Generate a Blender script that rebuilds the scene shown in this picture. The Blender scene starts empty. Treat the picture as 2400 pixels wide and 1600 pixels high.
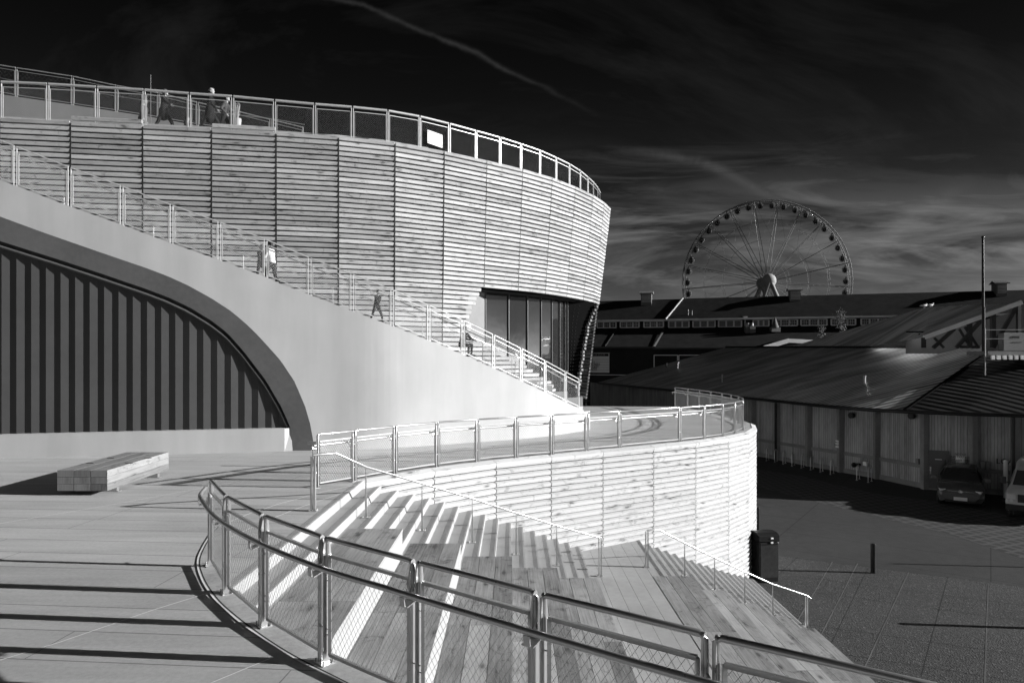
import bpy, bmesh, math, random
from mathutils import Vector, Matrix
from mathutils.geometry import tessellate_polygon
C = bpy.context.scene.collection
R = math.radians
random.seed(7)
F = 1600.0; H = 2.54; CX = 1200.0; HY = 840.0
GZ = -5.15                                    # plaza level; the terrace is z = 0
def P(px, py, d): return Vector(((px-CX)*d/F, d, H+(HY-py)*d/F))
def G(px, py, z=0.0):
    d = (H-z)*F/(py-HY); return Vector(((px-CX)*d/F, d, z))
def cr(pts, n=6):
    pts = [Vector(p) for p in pts]; out = []
    for i in range(len(pts)-1):
        p0 = pts[max(i-1, 0)]; p1 = pts[i]; p2 = pts[i+1]; p3 = pts[min(i+2, len(pts)-1)]
        for k in range(n):
            t = k/n
            out.append(0.5*((2*p1)+(p2-p0)*t+(2*p0-5*p1+4*p2-p3)*t*t+(3*p1-p0-3*p2+p3)*t**3))
    out.append(pts[-1]); return out
def offs(pts, o):
    out = []
    for i, p in enumerate(pts):
        a = pts[max(i-1, 0)]; b = pts[min(i+1, len(pts)-1)]
        t = Vector((b[0]-a[0], b[1]-a[1])).normalized(); out.append(Vector((p[0]+t.y*o, p[1]-t.x*o)))
    return out
def hit(px, crv):
    k = (px-CX)/F
    for i in range(len(crv)-1):
        a, b = crv[i], crv[i+1]
        fa = a[0]-k*a[1]; fb = b[0]-k*b[1]
        if (fa <= 0 < fb) or (fb <= 0 < fa) or fa == 0:
            t = fa/(fa-fb) if fa != fb else 0
            return Vector((a[0]+(b[0]-a[0])*t, a[1]+(b[1]-a[1])*t))
    a, b = (crv[0], crv[1]) if abs(crv[0][0]-k*crv[0][1]) < abs(crv[-1][0]-k*crv[-1][1]) else (crv[-1], crv[-2])
    fa = a[0]-k*a[1]; fb = b[0]-k*b[1]; t = fa/(fa-fb)
    return Vector((a[0]+(b[0]-a[0])*t, a[1]+(b[1]-a[1])*t))
def lerp(x, xs, ys):
    if x <= xs[0]: return ys[0]+(x-xs[0])*(ys[1]-ys[0])/(xs[1]-xs[0])
    for i in range(len(xs)-1):
        if x <= xs[i+1]: return ys[i]+(ys[i+1]-ys[i])*(x-xs[i])/(xs[i+1]-xs[i])
    return ys[-1]
# ---------------------------------------------------------------- mesh builder
class MB:
    def __init__(s): s.v = []; s.f = []; s.uv = []; s.sm = []
    def face(s, pts, uv=None, smooth=False):
        i = len(s.v); s.v += [tuple(p) if len(p) == 3 else (p[0], p[1], 0) for p in pts]
        s.f.append(tuple(range(i, i+len(pts)))); s.uv.append(uv or [(0.0, 0.0)]*len(pts)); s.sm.append(smooth)
    def add(s, vs, fs, smooth=False, uv=None):
        i = len(s.v); s.v += [tuple(p) for p in vs]
        for k, f in enumerate(fs):
            s.f.append(tuple(a+i for a in f)); s.uv.append(uv[k] if uv else [(0.0, 0.0)]*len(f)); s.sm.append(smooth)
    def box(s, c, h, ax=None):
        c = Vector(c); ax = ax or (Vector((1, 0, 0)), Vector((0, 1, 0)), Vector((0, 0, 1)))
        vs = [c+ax[0]*h[0]*x+ax[1]*h[1]*y+ax[2]*h[2]*z for z in (-1, 1) for y in (-1, 1) for x in (-1, 1)]
        s.add(vs, [(0, 2, 3, 1), (4, 5, 7, 6), (0, 1, 5, 4), (2, 6, 7, 3), (0, 4, 6, 2), (1, 3, 7, 5)]); return s
    def bx(s, x0, x1, y0, y1, z0, z1): return s.box(((x0+x1)/2, (y0+y1)/2, (z0+z1)/2), (abs(x1-x0)/2, abs(y1-y0)/2, abs(z1-z0)/2))
    def bar(s, a, b, w, h, up=Vector((0, 0, 1))):
        a = Vector(a); b = Vector(b); t = (b-a); L = t.length
        if L < 1e-6: return s
        t /= L; sd = t.cross(up)
        if sd.length < 1e-4: sd = t.cross(Vector((1, 0, 0)))
        sd.normalize(); u = sd.cross(t)
        return s.box((a+b)/2, (L/2, w/2, h/2), (t, sd, u))
    def tube(s, a, b, r, n=8, r2=None, caps=True):
        a = Vector(a); b = Vector(b); r2 = r if r2 is None else r2
        t = (b-a).normalized(); sd = t.orthogonal().normalized(); u = t.cross(sd)
        vs = []
        for p, rr in ((a, r), (b, r2)):
            for k in range(n):
                an = 2*math.pi*k/n; vs.append(p+(sd*math.cos(an)+u*math.sin(an))*rr)
        fs = [(k, (k+1) % n, n+(k+1) % n, n+k) for k in range(n)]
        s.add(vs, fs, n > 4)
        if caps: s.add(vs, [tuple(range(n-1, -1, -1)), tuple(range(n, 2*n))])
        return s
    def pipe(s, pts, r, n=8, closed=False):
        pts = [Vector(p) for p in pts]; m = len(pts); rings = []; sd = None
        for i, p in enumerate(pts):
            a = pts[i-1] if (i > 0 or closed) else p; b = pts[(i+1) % m] if (i < m-1 or closed) else p
            t = (b-a).normalized()
            if sd is None: sd = t.orthogonal().normalized() if abs(t.z) > .9 else t.cross(Vector((0, 0, 1))).normalized()
            sd = (sd-t*sd.dot(t)).normalized(); u = t.cross(sd)
            rr = r[i] if isinstance(r, (list, tuple)) else r
            rings.append([p+(sd*math.cos(2*math.pi*k/n)+u*math.sin(2*math.pi*k/n))*rr for k in range(n)])
        vs = [v for g in rings for v in g]; fs = []
        for i in range(m if closed else m-1):
            j = (i+1) % m
            for k in range(n): fs.append((i*n+k, j*n+k, j*n+(k+1) % n, i*n+(k+1) % n))
        s.add(vs, fs, True)
        if not closed: s.add(vs, [tuple(range(n)), tuple(range(m*n-1, m*n-n-1, -1))])
        return s
    def sph(s, c, r, n=12, m=8, ax=None):
        c = Vector(c); r = (r, r, r) if not isinstance(r, (tuple, list)) else r
        ax = ax or (Vector((1, 0, 0)), Vector((0, 1, 0)), Vector((0, 0, 1)))
        vs = [c-ax[2]*r[2]]
        for j in range(1, m):
            ph = -math.pi/2+math.pi*j/m
            for k in range(n):
                th = 2*math.pi*k/n
                vs.append(c+ax[0]*r[0]*math.cos(ph)*math.cos(th)+ax[1]*r[1]*math.cos(ph)*math.sin(th)+ax[2]*r[2]*math.sin(ph))
        vs.append(c+ax[2]*r[2]); fs = []
        for k in range(n): fs.append((0, 1+(k+1) % n, 1+k)); fs.append((len(vs)-1, 1+(m-2)*n+k, 1+(m-2)*n+(k+1) % n))
        for j in range(m-2):
            for k in range(n): fs.append((1+j*n+k, 1+j*n+(k+1) % n, 1+(j+1)*n+(k+1) % n, 1+(j+1)*n+k))
        s.add(vs, fs, True); return s
    def prism(s, poly, z0, z1, bottom=True):
        n = len(poly); top = [Vector((p[0], p[1], z1)) for p in poly]; bot = [Vector((p[0], p[1], z0)) for p in poly]
        tris = tessellate_polygon([top])
        for t in tris:
            a, b, c = t
            nn = (top[b]-top[a]).cross(top[c]-top[a])
            if nn.z < 0: a, c = c, a
            s.face([top[a], top[b], top[c]])
            if bottom: s.face([bot[c], bot[b], bot[a]])
        for i in range(n): s.face([bot[i], bot[(i+1) % n], top[(i+1) % n], top[i]])
        return s
    def sheet(s, poly, z):
        top = [Vector((p[0], p[1], z)) for p in poly]
        for a, b, c in tessellate_polygon([top]):
            if (top[b]-top[a]).cross(top[c]-top[a]).z < 0: a, c = c, a
            s.face([top[a], top[b], top[c]])
        return s
    def strip(s, pts, w, z):                 # thin flat strip along a plan polyline
        l = offs(pts, w/2); r = offs(pts, -w/2)
        for i in range(len(pts)-1):
            s.face([(l[i].x, l[i].y, z), (l[i+1].x, l[i+1].y, z), (r[i+1].x, r[i+1].y, z), (r[i].x, r[i].y, z)])
        return s
    def build(s, name, mat, parent=None, bevel=0):
        me = bpy.data.meshes.new(name); me.from_pydata(s.v, [], s.f)
        uvl = me.uv_layers.new(name='UVMap'); flat = [c for u in s.uv for p in u for c in p]
        uvl.data.foreach_set('uv', flat)
        me.polygons.foreach_set('use_smooth', s.sm); me.materials.append(mat); me.update()
        o = bpy.data.objects.new(name, me); C.objects.link(o)
        if parent:
            o.parent = parent; o.matrix_parent_inverse = Matrix.Translation(parent.location).inverted() if parent.get('_abs') else Matrix()
        if bevel:
            b = o.modifiers.new('bevel', 'BEVEL'); b.width = bevel; b.segments = 2; b.limit_method = 'ANGLE'
        return o
def tag(o, label=None, cat=None, group=None, kind=None):
    if label: o['label'] = label
    if cat: o['category'] = cat
    if group: o['group'] = group
    if kind: o['kind'] = kind
    return o
def thing(name, label, cat, loc=(0, 0, 0), rz=0, group=None, absol=False):
    o = bpy.data.objects.new(name, None); C.objects.link(o); o.location = loc; o.rotation_euler = (0, 0, rz)
    o.empty_display_size = .2
    if absol: o['_abs'] = 1
    return tag(o, label, cat, group)
def copy_tree(o, parent=None):
    c = o.copy(); C.objects.link(c); c.parent = parent
    if parent: c.matrix_parent_inverse = o.matrix_parent_inverse.copy()
    for ch in list(o.children): copy_tree(ch, c)
    return c
# ---------------------------------------------------------------- materials
def N(nt, t, loc=None, **kw):
    n = nt.nodes.new(t)
    for k, v in kw.items(): setattr(n, k, v)
    return n
def newmat(name, col, rough=.7, metal=0.0, spec=.4):
    m = bpy.data.materials.new(name); m.use_nodes = True; b = m.node_tree.nodes['Principled BSDF']
    b.inputs['Base Color'].default_value = (col, col, col, 1); b.inputs['Roughness'].default_value = rough
    b.inputs['Metallic'].default_value = metal; b.inputs['Specular IOR Level'].default_value = spec
    return m, m.node_tree, b
def math_(nt, op, a, b=None, c=None, clamp=False):
    n = nt.nodes.new('ShaderNodeMath'); n.operation = op; n.use_clamp = clamp
    for i, x in enumerate((a, b, c)):
        if x is None: continue
        if isinstance(x, (int, float)): n.inputs[i].default_value = x
        else: nt.links.new(x, n.inputs[i])
    return n.outputs[0]
def coords(nt, kind='Object', scale=(1, 1, 1), rot=0, loc=(0, 0, 0)):
    t = nt.nodes.new('ShaderNodeTexCoord'); m = nt.nodes.new('ShaderNodeMapping')
    nt.links.new(t.outputs[kind], m.inputs[0]); m.inputs['Scale'].default_value = scale
    m.inputs['Rotation'].default_value = (0, 0, rot); m.inputs['Location'].default_value = loc
    return m.outputs[0]
def noise(nt, co, scale, det=4, rough=.55, dist=0):
    n = nt.nodes.new('ShaderNodeTexNoise'); nt.links.new(co, n.inputs['Vector'])
    n.inputs['Scale'].default_value = scale; n.inputs['Detail'].default_value = det
    n.inputs['Roughness'].default_value = rough; n.inputs['Distortion'].default_value = dist
    return n.outputs['Fac']
def ramp(nt, x, a, b, lo=0.0, hi=1.0):
    n = nt.nodes.new('ShaderNodeMapRange'); nt.links.new(x, n.inputs[0])
    n.inputs[1].default_value = a; n.inputs[2].default_value = b; n.inputs[3].default_value = lo; n.inputs[4].default_value = hi
    return n.outputs[0]
def setcol(nt, b, val):
    c = nt.nodes.new('ShaderNodeCombineColor')
    for i in range(3): nt.links.new(val, c.inputs[i])
    nt.links.new(c.outputs[0], b.inputs['Base Color'])
def bump(nt, b, h, strength=.3, dist=.01):
    n = nt.nodes.new('ShaderNodeBump'); nt.links.new(h, n.inputs['Height']); n.inputs['Strength'].default_value = strength
    n.inputs['Distance'].default_value = dist; nt.links.new(n.outputs[0], b.inputs['Normal'])
def mottled(name, col, var=.12, s1=.6, s2=9, rough=.8, metal=0, bs=.15, bd=.004, fine=60, spec=.3):
    m, nt, b = newmat(name, col, rough, metal, spec); co = coords(nt)
    a = noise(nt, co, s1, 5); c = noise(nt, co, s2, 6); f = noise(nt, co, fine, 3)
    v = math_(nt, 'ADD', ramp(nt, a, .3, .7, -var, var), ramp(nt, c, .3, .7, -var*.6, var*.6))
    v = math_(nt, 'ADD', v, ramp(nt, f, .3, .7, -var*.4, var*.4))
    setcol(nt, b, math_(nt, 'MULTIPLY', math_(nt, 'ADD', v, 1), col)); bump(nt, b, f, bs, bd)
    return m
M = {}
# terrace concrete: sawn joints every 0.6 m along the sun-ward direction, cross joints far apart
def terrace_mat():
    m, nt, b = newmat('terrace_concrete', .5, .85, 0, .25)
    co = coords(nt, rot=.084); sx = nt.nodes.new('ShaderNodeSeparateXYZ'); nt.links.new(co, sx.inputs[0])
    y = math_(nt, 'DIVIDE', sx.outputs[1], .6); fy = math_(nt, 'FRACT', y); iy = math_(nt, 'FLOOR', y)
    ln = math_(nt, 'LESS_THAN', fy, .028)
    wn = nt.nodes.new('ShaderNodeTexWhiteNoise'); wn.noise_dimensions = '1D'; nt.links.new(iy, wn.inputs['W'])
    off = math_(nt, 'MULTIPLY', wn.outputs[0], 9)
    x = math_(nt, 'DIVIDE', math_(nt, 'ADD', sx.outputs[0], off), 3.6); lx = math_(nt, 'LESS_THAN', math_(nt, 'FRACT', x), .0035)
    ln = math_(nt, 'MAXIMUM', ln, lx)
    st = coords(nt, scale=(.35, 3.2, 1), rot=.084)
    a = noise(nt, st, 1.2, 6, .6); c = noise(nt, coords(nt), 22, 5); f = noise(nt, coords(nt), 140, 2)
    v = math_(nt, 'ADD', ramp(nt, a, .3, .7, -.16, .12), ramp(nt, c, .3, .7, -.08, .08))
    v = math_(nt, 'ADD', v, ramp(nt, wn.outputs[0], 0, 1, -.05, .05)); v = math_(nt, 'ADD', v, ramp(nt, f, .3, .7, -.09, .09))
    wet = ramp(nt, noise(nt, coords(nt, loc=(3, 9, 0)), .35, 3), .52, .7, 0, -.09); v = math_(nt, 'ADD', v, wet)
    v = math_(nt, 'MULTIPLY', math_(nt, 'ADD', v, 1), .42)
    v = math_(nt, 'MULTIPLY', v, ramp(nt, ln, 0, 1, 1, .5))
    setcol(nt, b, v); bump(nt, b, math_(nt, 'ADD', f, math_(nt, 'MULTIPLY', ln, -1.5)), .25, .004)
    return m
M['terrace'] = terrace_mat()
def wall_mat():
    m, nt, b = newmat('render_wall', .4, .75, 0, .3)
    a = noise(nt, coords(nt, scale=(1.3, 1.3, .18)), 1.1, 5); c = noise(nt, coords(nt), .5, 4); f = noise(nt, coords(nt), 45, 4)
    sp = ramp(nt, noise(nt, coords(nt, scale=(4, 4, .8)), 1.7, 2), .74, .8, 0, .16)
    v = math_(nt, 'ADD', ramp(nt, a, .35, .68, -.08, .06), ramp(nt, c, .3, .7, -.06, .06))
    v = math_(nt, 'ADD', v, ramp(nt, f, .3, .7, -.02, .02)); v = math_(nt, 'ADD', v, math_(nt, 'MULTIPLY', sp, .45))
    setcol(nt, b, math_(nt, 'MULTIPLY', math_(nt, 'ADD', v, 1), .42)); bump(nt, b, f, .12, .003)
    return m
M['wall'] = wall_mat()
def wood_mat(name, col, contrast=1.0, knots=1.0, rough=.75):
    # UV: x metres along the plank, y metres across plus a per-plank offset
    m, nt, b = newmat(name, col, rough, 0, .2)
    g = noise(nt, coords(nt, 'UV', (1.3, 34, 1)), 1.0, 6, .62, .6)
    big = noise(nt, coords(nt, 'UV', (.7, 1.1, 1)), 1.0, 3)
    vo = nt.nodes.new('ShaderNodeTexVoronoi'); nt.links.new(coords(nt, 'UV', (1.9, 5.2, 1)), vo.inputs['Vector']); vo.inputs['Randomness'].default_value = 1
    vo.inputs['Scale'].default_value = 1
    kn = ramp(nt, vo.outputs['Distance'], .08, .2, 1, 0); kr = ramp(nt, vo.outputs['Distance'], .16, .42, .5, 0)
    sc = nt.nodes.new('ShaderNodeSeparateColor'); nt.links.new(vo.outputs['Color'], sc.inputs[0])
    pick = math_(nt, 'GREATER_THAN', sc.outputs[0], .62); kn = math_(nt, 'MULTIPLY', math_(nt, 'ADD', kn, kr), pick)
    st = ramp(nt, noise(nt, coords(nt, 'UV', (2.6, 3.4, 1), loc=(5, 5, 0)), 1, 4, .7, 1.5), .56, .72, 0, .42)
    sep = nt.nodes.new('ShaderNodeSeparateXYZ'); nt.links.new(coords(nt, 'UV'), sep.inputs[0])
    wn = nt.nodes.new('ShaderNodeTexWhiteNoise'); wn.noise_dimensions = '1D'
    nt.links.new(math_(nt, 'FLOOR', math_(nt, 'DIVIDE', sep.outputs[1], .5)), wn.inputs['W'])
    v = ramp(nt, g, .3, .72, -.14*contrast, .1*contrast)
    v = math_(nt, 'ADD', v, ramp(nt, big, .3, .7, -.1*contrast, .1*contrast))
    v = math_(nt, 'ADD', v, ramp(nt, wn.outputs[0], 0, 1, -.19*contrast, .13*contrast))
    v = math_(nt, 'SUBTRACT', v, math_(nt, 'MULTIPLY', kn, .42*knots)); v = math_(nt, 'SUBTRACT', v, math_(nt, 'MULTIPLY', st, knots))
    v = math_(nt, 'MAXIMUM', math_(nt, 'MULTIPLY', math_(nt, 'ADD', v, 1), col), col*.25)
    setcol(nt, b, v); bump(nt, b, g, .3, .003)
    return m
M['clad'] = wood_mat('cedar_cladding', .44, 1.35, 1.2)
M['clad2'] = wood_mat('cedar_cladding_low', .5, .4, 1.2)
M['seat'] = wood_mat('bleacher_wood', .32, 1.9, 1.1)
M['bench'] = wood_mat('bench_timber', .22, 1.5, 1.1)
M['step'] = mottled('step_concrete', .32, .07, .8, 14, bs=.1)
M['landing'] = mottled('landing_concrete', .34, .1, .7, 7)
M['curb'] = mottled('curb_concrete', .36, .2, 2.2, 16)
M['groove'] = mottled('groove_dark', .17, .1)
M['lightjoint'] = mottled('pale_joint', .72, .05)
M['dark'] = mottled('dark_backing', .02, .1, rough=.9)
M['reveal'] = mottled('painted_reveal', .16, .12, .7, 8, rough=.6)
M['panel'] = mottled('ribbed_metal', .043, .08, .9, 7, rough=.5, bs=.04, spec=.4)
def steel(name, col, rough, metal):
    m, nt, b = newmat(name, col, rough, metal, .5); n = noise(nt, coords(nt), 26, 4)
    nt.links.new(ramp(nt, n, .3, .7, rough*.9, rough*1.12), b.inputs['Roughness']); setcol(nt, b, ramp(nt, noise(nt, coords(nt, loc=(7, 0, 0)), 3, 2), .3, .7, col*.93, col*1.05))
    return m
M['steel'] = steel('stainless_steel', .5, .3, .8)
M['wire'] = steel('stainless_wire', .7, .5, .2)
M['steel_mid'] = steel('brushed_steel', .6, .4, .5)
M['steel_lit'] = steel('steel_sunlit', .75, .4, .25)  # steel copy with sunlight on the post edges put into its colour
M['wireroof'] = steel('roof_mesh_wire', .3, .6, .3)
M['wiredark'] = steel('near_mesh_wire', .3, .4, .7)
M['shingle'] = mottled('asphalt_shingle', .014, .35, .8, 6, fine=16, bs=.4, bd=.03, spec=.1, rough=.95)
M['pierwall'] = mottled('pier_siding', .02, .25, .3, 4, fine=12)
M['white'] = mottled('weathered_white_paint', .8, .08, .8, 10, rough=.6)
M['glassdark'] = newmat('window_glass', .03, .08, 0, .8)[0]
def glass_mat():
    m, nt, b = newmat('curtain_glass', .02, .03, 0, 1.0); b.inputs['IOR'].default_value = 1.75
    n = noise(nt, coords(nt), 1.3, 2); bump(nt, b, n, .15, .02); return m
M['glass'] = glass_mat()
def corr_mat(name, col, rot, period, stripe=.5, rough=.38):
    m, nt, b = newmat(name, col, rough, .0, .5)
    sx = nt.nodes.new('ShaderNodeSeparateXYZ'); nt.links.new(coords(nt, rot=rot), sx.inputs[0])
    w = math_(nt, 'SINE', math_(nt, 'MULTIPLY', sx.outputs[1], 2*math.pi/period))
    a = noise(nt, coords(nt, scale=(.16, .5, .16)), 1.0, 4, .6, .4); r = noise(nt, coords(nt, scale=(.25, 6, .25)), 1.0, 3)
    v = math_(nt, 'ADD', ramp(nt, w, -1, 1, 1-stripe, 1+stripe), ramp(nt, a, .35, .68, -.5, .5)); v = math_(nt, 'ADD', v, ramp(nt, r, .3, .7, -.2, .2))
    setcol(nt, b, math_(nt, 'MAXIMUM', math_(nt, 'MULTIPLY', v, col), col*.15)); bump(nt, b, w, .5, .03)
    nt.links.new(ramp(nt, a, .35, .65, rough*1.4, rough*.8), b.inputs['Roughness'])
    return m
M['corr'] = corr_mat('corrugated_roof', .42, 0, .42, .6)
M['corr_lit'] = corr_mat('corrugated_roof_lit', .8, 0, .42, .35)  # same corrugated roof, base colour raised to stand in for light on the monitor
M['seam'] = corr_mat('standing_seam_roof', .016, R(62), .55, .2)
def plaza_mat():
    m, nt, b = newmat('plaza_concrete', .075, .85, 0, .25); co = coords(nt)
    a = noise(nt, co, .25, 5); c = noise(nt, co, 3, 5); f = noise(nt, co, 40, 3)
    v = math_(nt, 'ADD', ramp(nt, a, .3, .7, -.16, .16), ramp(nt, c, .3, .7, -.12, .12)); v = math_(nt, 'ADD', v, ramp(nt, f, .3, .7, -.14, .14))
    def lines(rot, per, w):
        sx = nt.nodes.new('ShaderNodeSeparateXYZ'); nt.links.new(coords(nt, rot=rot), sx.inputs[0])
        return math_(nt, 'LESS_THAN', math_(nt, 'FRACT', math_(nt, 'DIVIDE', sx.outputs[0], per)), w)
    ln = math_(nt, 'MAXIMUM', lines(R(-56), 2.9, .012), lines(R(35), 7.5, .006))
    v = math_(nt, 'MULTIPLY', math_(nt, 'ADD', v, 1), .035); v = math_(nt, 'MULTIPLY', v, ramp(nt, ln, 0, 1, 1, .45))
    setcol(nt, b, v); bump(nt, b, f, .3, .01); return m
M['plaza'] = plaza_mat()
def agg_mat():
    m, nt, b = newmat('exposed_aggregate', .07, .8, 0, .4); co = coords(nt)
    vo = nt.nodes.new('ShaderNodeTexVoronoi'); nt.links.new(co, vo.inputs['Vector']); vo.inputs['Scale'].default_value = 26
    sc = nt.nodes.new('ShaderNodeSeparateColor'); nt.links.new(vo.outputs['Color'], sc.inputs[0])
    peb = ramp(nt, sc.outputs[0], .0, 1, -.45, .5); sp = ramp(nt, sc.outputs[1], .93, .97, 0, 1.8)
    v = math_(nt, 'ADD', peb, sp); v = math_(nt, 'ADD', v, ramp(nt, noise(nt, co, .5, 4), .3, .7, -.2, .2))
    setcol(nt, b, math_(nt, 'MAXIMUM', math_(nt, 'MULTIPLY', math_(nt, 'ADD', v, 1), .036), .006)); bump(nt, b, vo.outputs['Distance'], .5, .02); return m
M['agg'] = agg_mat()
def paver_mat():
    m, nt, b = newmat('paver_band', .1, .8, 0, .3)
    br = nt.nodes.new('ShaderNodeTexBrick'); nt.links.new(coords(nt, rot=R(-25)), br.inputs['Vector'])
    br.inputs['Scale'].default_value = 1; br.inputs['Brick Width'].default_value = .52; br.inputs['Row Height'].default_value = .56
    br.inputs['Mortar Size'].default_value = .085; br.inputs['Mortar Smooth'].default_value = 0; br.offset = .5
    br.inputs['Color1'].default_value = (.022, .022, .022, 1); br.inputs['Color2'].default_value = (.028, .028, .028, 1); br.inputs['Mortar'].default_value = (.062, .062, .062, 1)
    sc = nt.nodes.new('ShaderNodeSeparateColor'); nt.links.new(br.outputs[0], sc.inputs[0])
    v = math_(nt, 'MULTIPLY', sc.outputs[0], ramp(nt, noise(nt, coords(nt), 8, 4), .3, .7, .8, 1.2)); setcol(nt, b, v); return m
M['paver'] = paver_mat()
def board_mat():
    m, nt, b = newmat('shed_boards', .16, .7, 0, .25)
    sx = nt.nodes.new('ShaderNodeSeparateXYZ'); nt.links.new(coords(nt, 'UV'), sx.inputs[0])
    u = math_(nt, 'DIVIDE', sx.outputs[0], .16); fr = math_(nt, 'FRACT', u); ln = math_(nt, 'LESS_THAN', fr, .16)
    wn = nt.nodes.new('ShaderNodeTexWhiteNoise'); wn.noise_dimensions = '1D'; nt.links.new(math_(nt, 'FLOOR', u), wn.inputs['W'])
    g = noise(nt, coords(nt, 'UV', (20, 1.6, 1)), 1, 5); st = noise(nt, coords(nt, 'UV', (.6, .3, 1)), 1, 3)
    vo = nt.nodes.new('ShaderNodeTexVoronoi'); nt.links.new(coords(nt, 'UV', (3.2, 1.6, 1)), vo.inputs['Vector']); kn = ramp(nt, vo.outputs['Distance'], .05, .09, .5, 0)
    v = math_(nt, 'ADD', ramp(nt, g, .3, .7, -.2, .2), ramp(nt, wn.outputs[0], 0, 1, -.16, .16)); v = math_(nt, 'SUBTRACT', v, kn)
    v = math_(nt, 'ADD', v, ramp(nt, st, .3, .7, -.25, .25)); v = math_(nt, 'MULTIPLY', math_(nt, 'ADD', v, 1), .32)
    v = math_(nt, 'MULTIPLY', v, ramp(nt, ln, 0, 1, 1, .45)); setcol(nt, b, math_(nt, 'MAXIMUM', v, .02)); bump(nt, b, math_(nt, 'MULTIPLY', ln, -1), .5, .01); return m
M['boards'] = board_mat()
M['shedtrim'] = mottled('shed_trim', .2, .15, 1, 10)
def plain(k, col, rough=.6, metal=0, var=.06, **kw): M[k] = mottled(k.replace(' ', '_'), col, var, rough=rough, metal=metal, bs=.05, **kw)
plain('black_metal', .02, .35, .3); plain('carpaint', .09, .25, .3); plain('vanpaint', .4, .3); plain('rubber', .02, .8); plain('chrome', .6, .2, .8)
plain('lamp_glass', .5, .1); plain('skin_tone', .3, .6); plain('dark_hair', .008, .6); plain('light_hair', .09, .6); plain('black_cloth', .004, .9)
plain('grey_cloth', .045, .9); plain('pale_cloth', .45, .9); plain('beanie_wool', .3, .95); plain('trouser_cloth', .008, .9); plain('sign_face', .85, .6)
plain('letter_ink', .02, .7); plain('sign_white', .8, .6); plain('plate_white', .5, .5); plain('leaf', .07, .7); plain('bark', .06, .9); plain('shoe', .5, .7)
plain('tarp', .09, .5); plain('glass_pane_white', .3, .3); plain('wheel_steel', .16, .6, 0); plain('wheel_cabin', .02, .9); plain('door_grey', .1, .5)
plain('duct', .3, .4, .5); plain('cabin_grey', .3, .6)
SKYK = .125; SKYTOP = 5.0; CLK = .52; BACKK = .22; EXPO = .95
# ================================================================ plan curves (x, y) in metres
WC = cr([(-3.3, 14.1), (-1.88, 15.75), (-.48, 17.0), (.95, 17.98), (2.43, 18.93), (4.04, 19.97), (5.53, 20.98), (6.9, 22.15), (7.97, 23.4), (8.78, 24.95), (9.3, 26.6), (9.5, 28.4), (9.5, 30.3), (9.35, 32.2), (9.1, 34.0), (8.8, 36.0)], 4)
WSEAM = [WC[i] for i in range(0, len(WC), 4)]
FB = [(-3.84, 13.4), (-3.27, 14.12), (-2.58, 15.02), (-1.75, 15.95), (-.85, 16.72), (.10, 17.4), (1.05, 18.02), (2.04, 18.7), (3.05, 19.38), (5.11, 20.78), (6.06, 21.5), (6.87, 22.25), (7.55, 23.15), (8.22, 24.3), (8.66, 25.6), (8.93, 26.9), (9.05, 28.2), (9.07, 29.5), (8.99, 30.9), (8.86, 32.3), (8.7, 33.8), (8.42, 35.3)]
FA = [(-3.70, 8.38), (-3.09, 7.39), (-2.36, 6.49), (-1.567, 5.70), (-.707, 5.02), (.173, 4.34), (1.07, 3.68), (1.98, 3.07), (2.95, 2.45), (3.95, 1.85)]
SW = cr([(-22, 16.3), (-17.5, 16.8), (-13.08, 17.4), (-9.08, 18.06), (-5.54, 18.85), (-3.44, 19.4), (-1.48, 20.5), (-.04, 21.4), (1.12, 22.3), (2.55, 24.05)], 12)
ZT = 10.67
tp = [(0, 275), (166, 283), (335, 291.5), (496, 300), (647, 308.5), (793, 318.5), (925, 333), (1040, 353), (1140, 375), (1224, 395), (1293, 415), (1347, 436), (1389, 456), (1415, 473), (1430, 488)]
TS = []
for px, py in tp:
    d = F*(ZT-H)/(HY-py); TS.append(Vector(((px-CX)*d/F, d)))
TS = [Vector((-22.2, 22.2)), Vector((-19.7, 22.6))]+TS+[Vector((5.5, 39.0)), Vector((5.2, 41.4)), Vector((4.2, 43.6)), Vector((2.6, 45.4)), Vector((.4, 46.6)), Vector((-2, 47.3)), Vector((-4.5, 47.8))]
# ---------------------------------------------------------------- ground, terrace, plaza
o = MB().bx(-900, 900, -300, 1500, GZ-.5, GZ).build('ground', M['plaza']); tag(o, 'dark smooth concrete plaza below the terrace', kind='structure')
cur = offs(cr([(a, b) for a, b in FA], 4), -.13)            # outer edge of the curb under the near railing
cur = [p for p in cur if p.x > -3.04]
nose = Vector((-3.1, 7.46))
tpoly = [(-60, -30), (6, -30), (6, 1.0)]+[(p.x, p.y) for p in reversed(cur)]+[(-3.1, 7.46), (-3.1, 14.3)]+[(p.x, p.y) for p in WC]+[(3.0, 36.5), (3, 50), (-60, 50)]
o = MB().prism(tpoly, GZ-.2, 0).build('terrace', M['terrace']); tag(o, 'sunlit pale concrete terrace', kind='structure')
agg = [G(*p, GZ) for p in ((1816, 1300), (2027, 1327.6), (2131, 1341), (2316, 1363), (2460, 1382))]
aggp = [(8.0, agg[0].y+.6)]+[(p.x, p.y) for p in agg]+[(30, 14), (30, -20), (5, -20), (5, 14)]
o = MB().sheet(aggp, GZ+.004).build('aggregate_paving', M['agg']); tag(o, 'exposed aggregate paving by the foot of the steps', kind='structure')
m = MB()
for a, b in (((2010, 1245+75), (1918, 1500)), ((1951, 1316), (1860, 1470)), ((2129, 1341), (2010, 1600)), ((2316, 1366), (2308, 1600))):
    p, q = G(a[0], a[1], GZ), G(b[0], b[1], GZ); m.strip([Vector((p.x, p.y)), Vector((q.x, q.y))], .035, GZ+.008)
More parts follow.
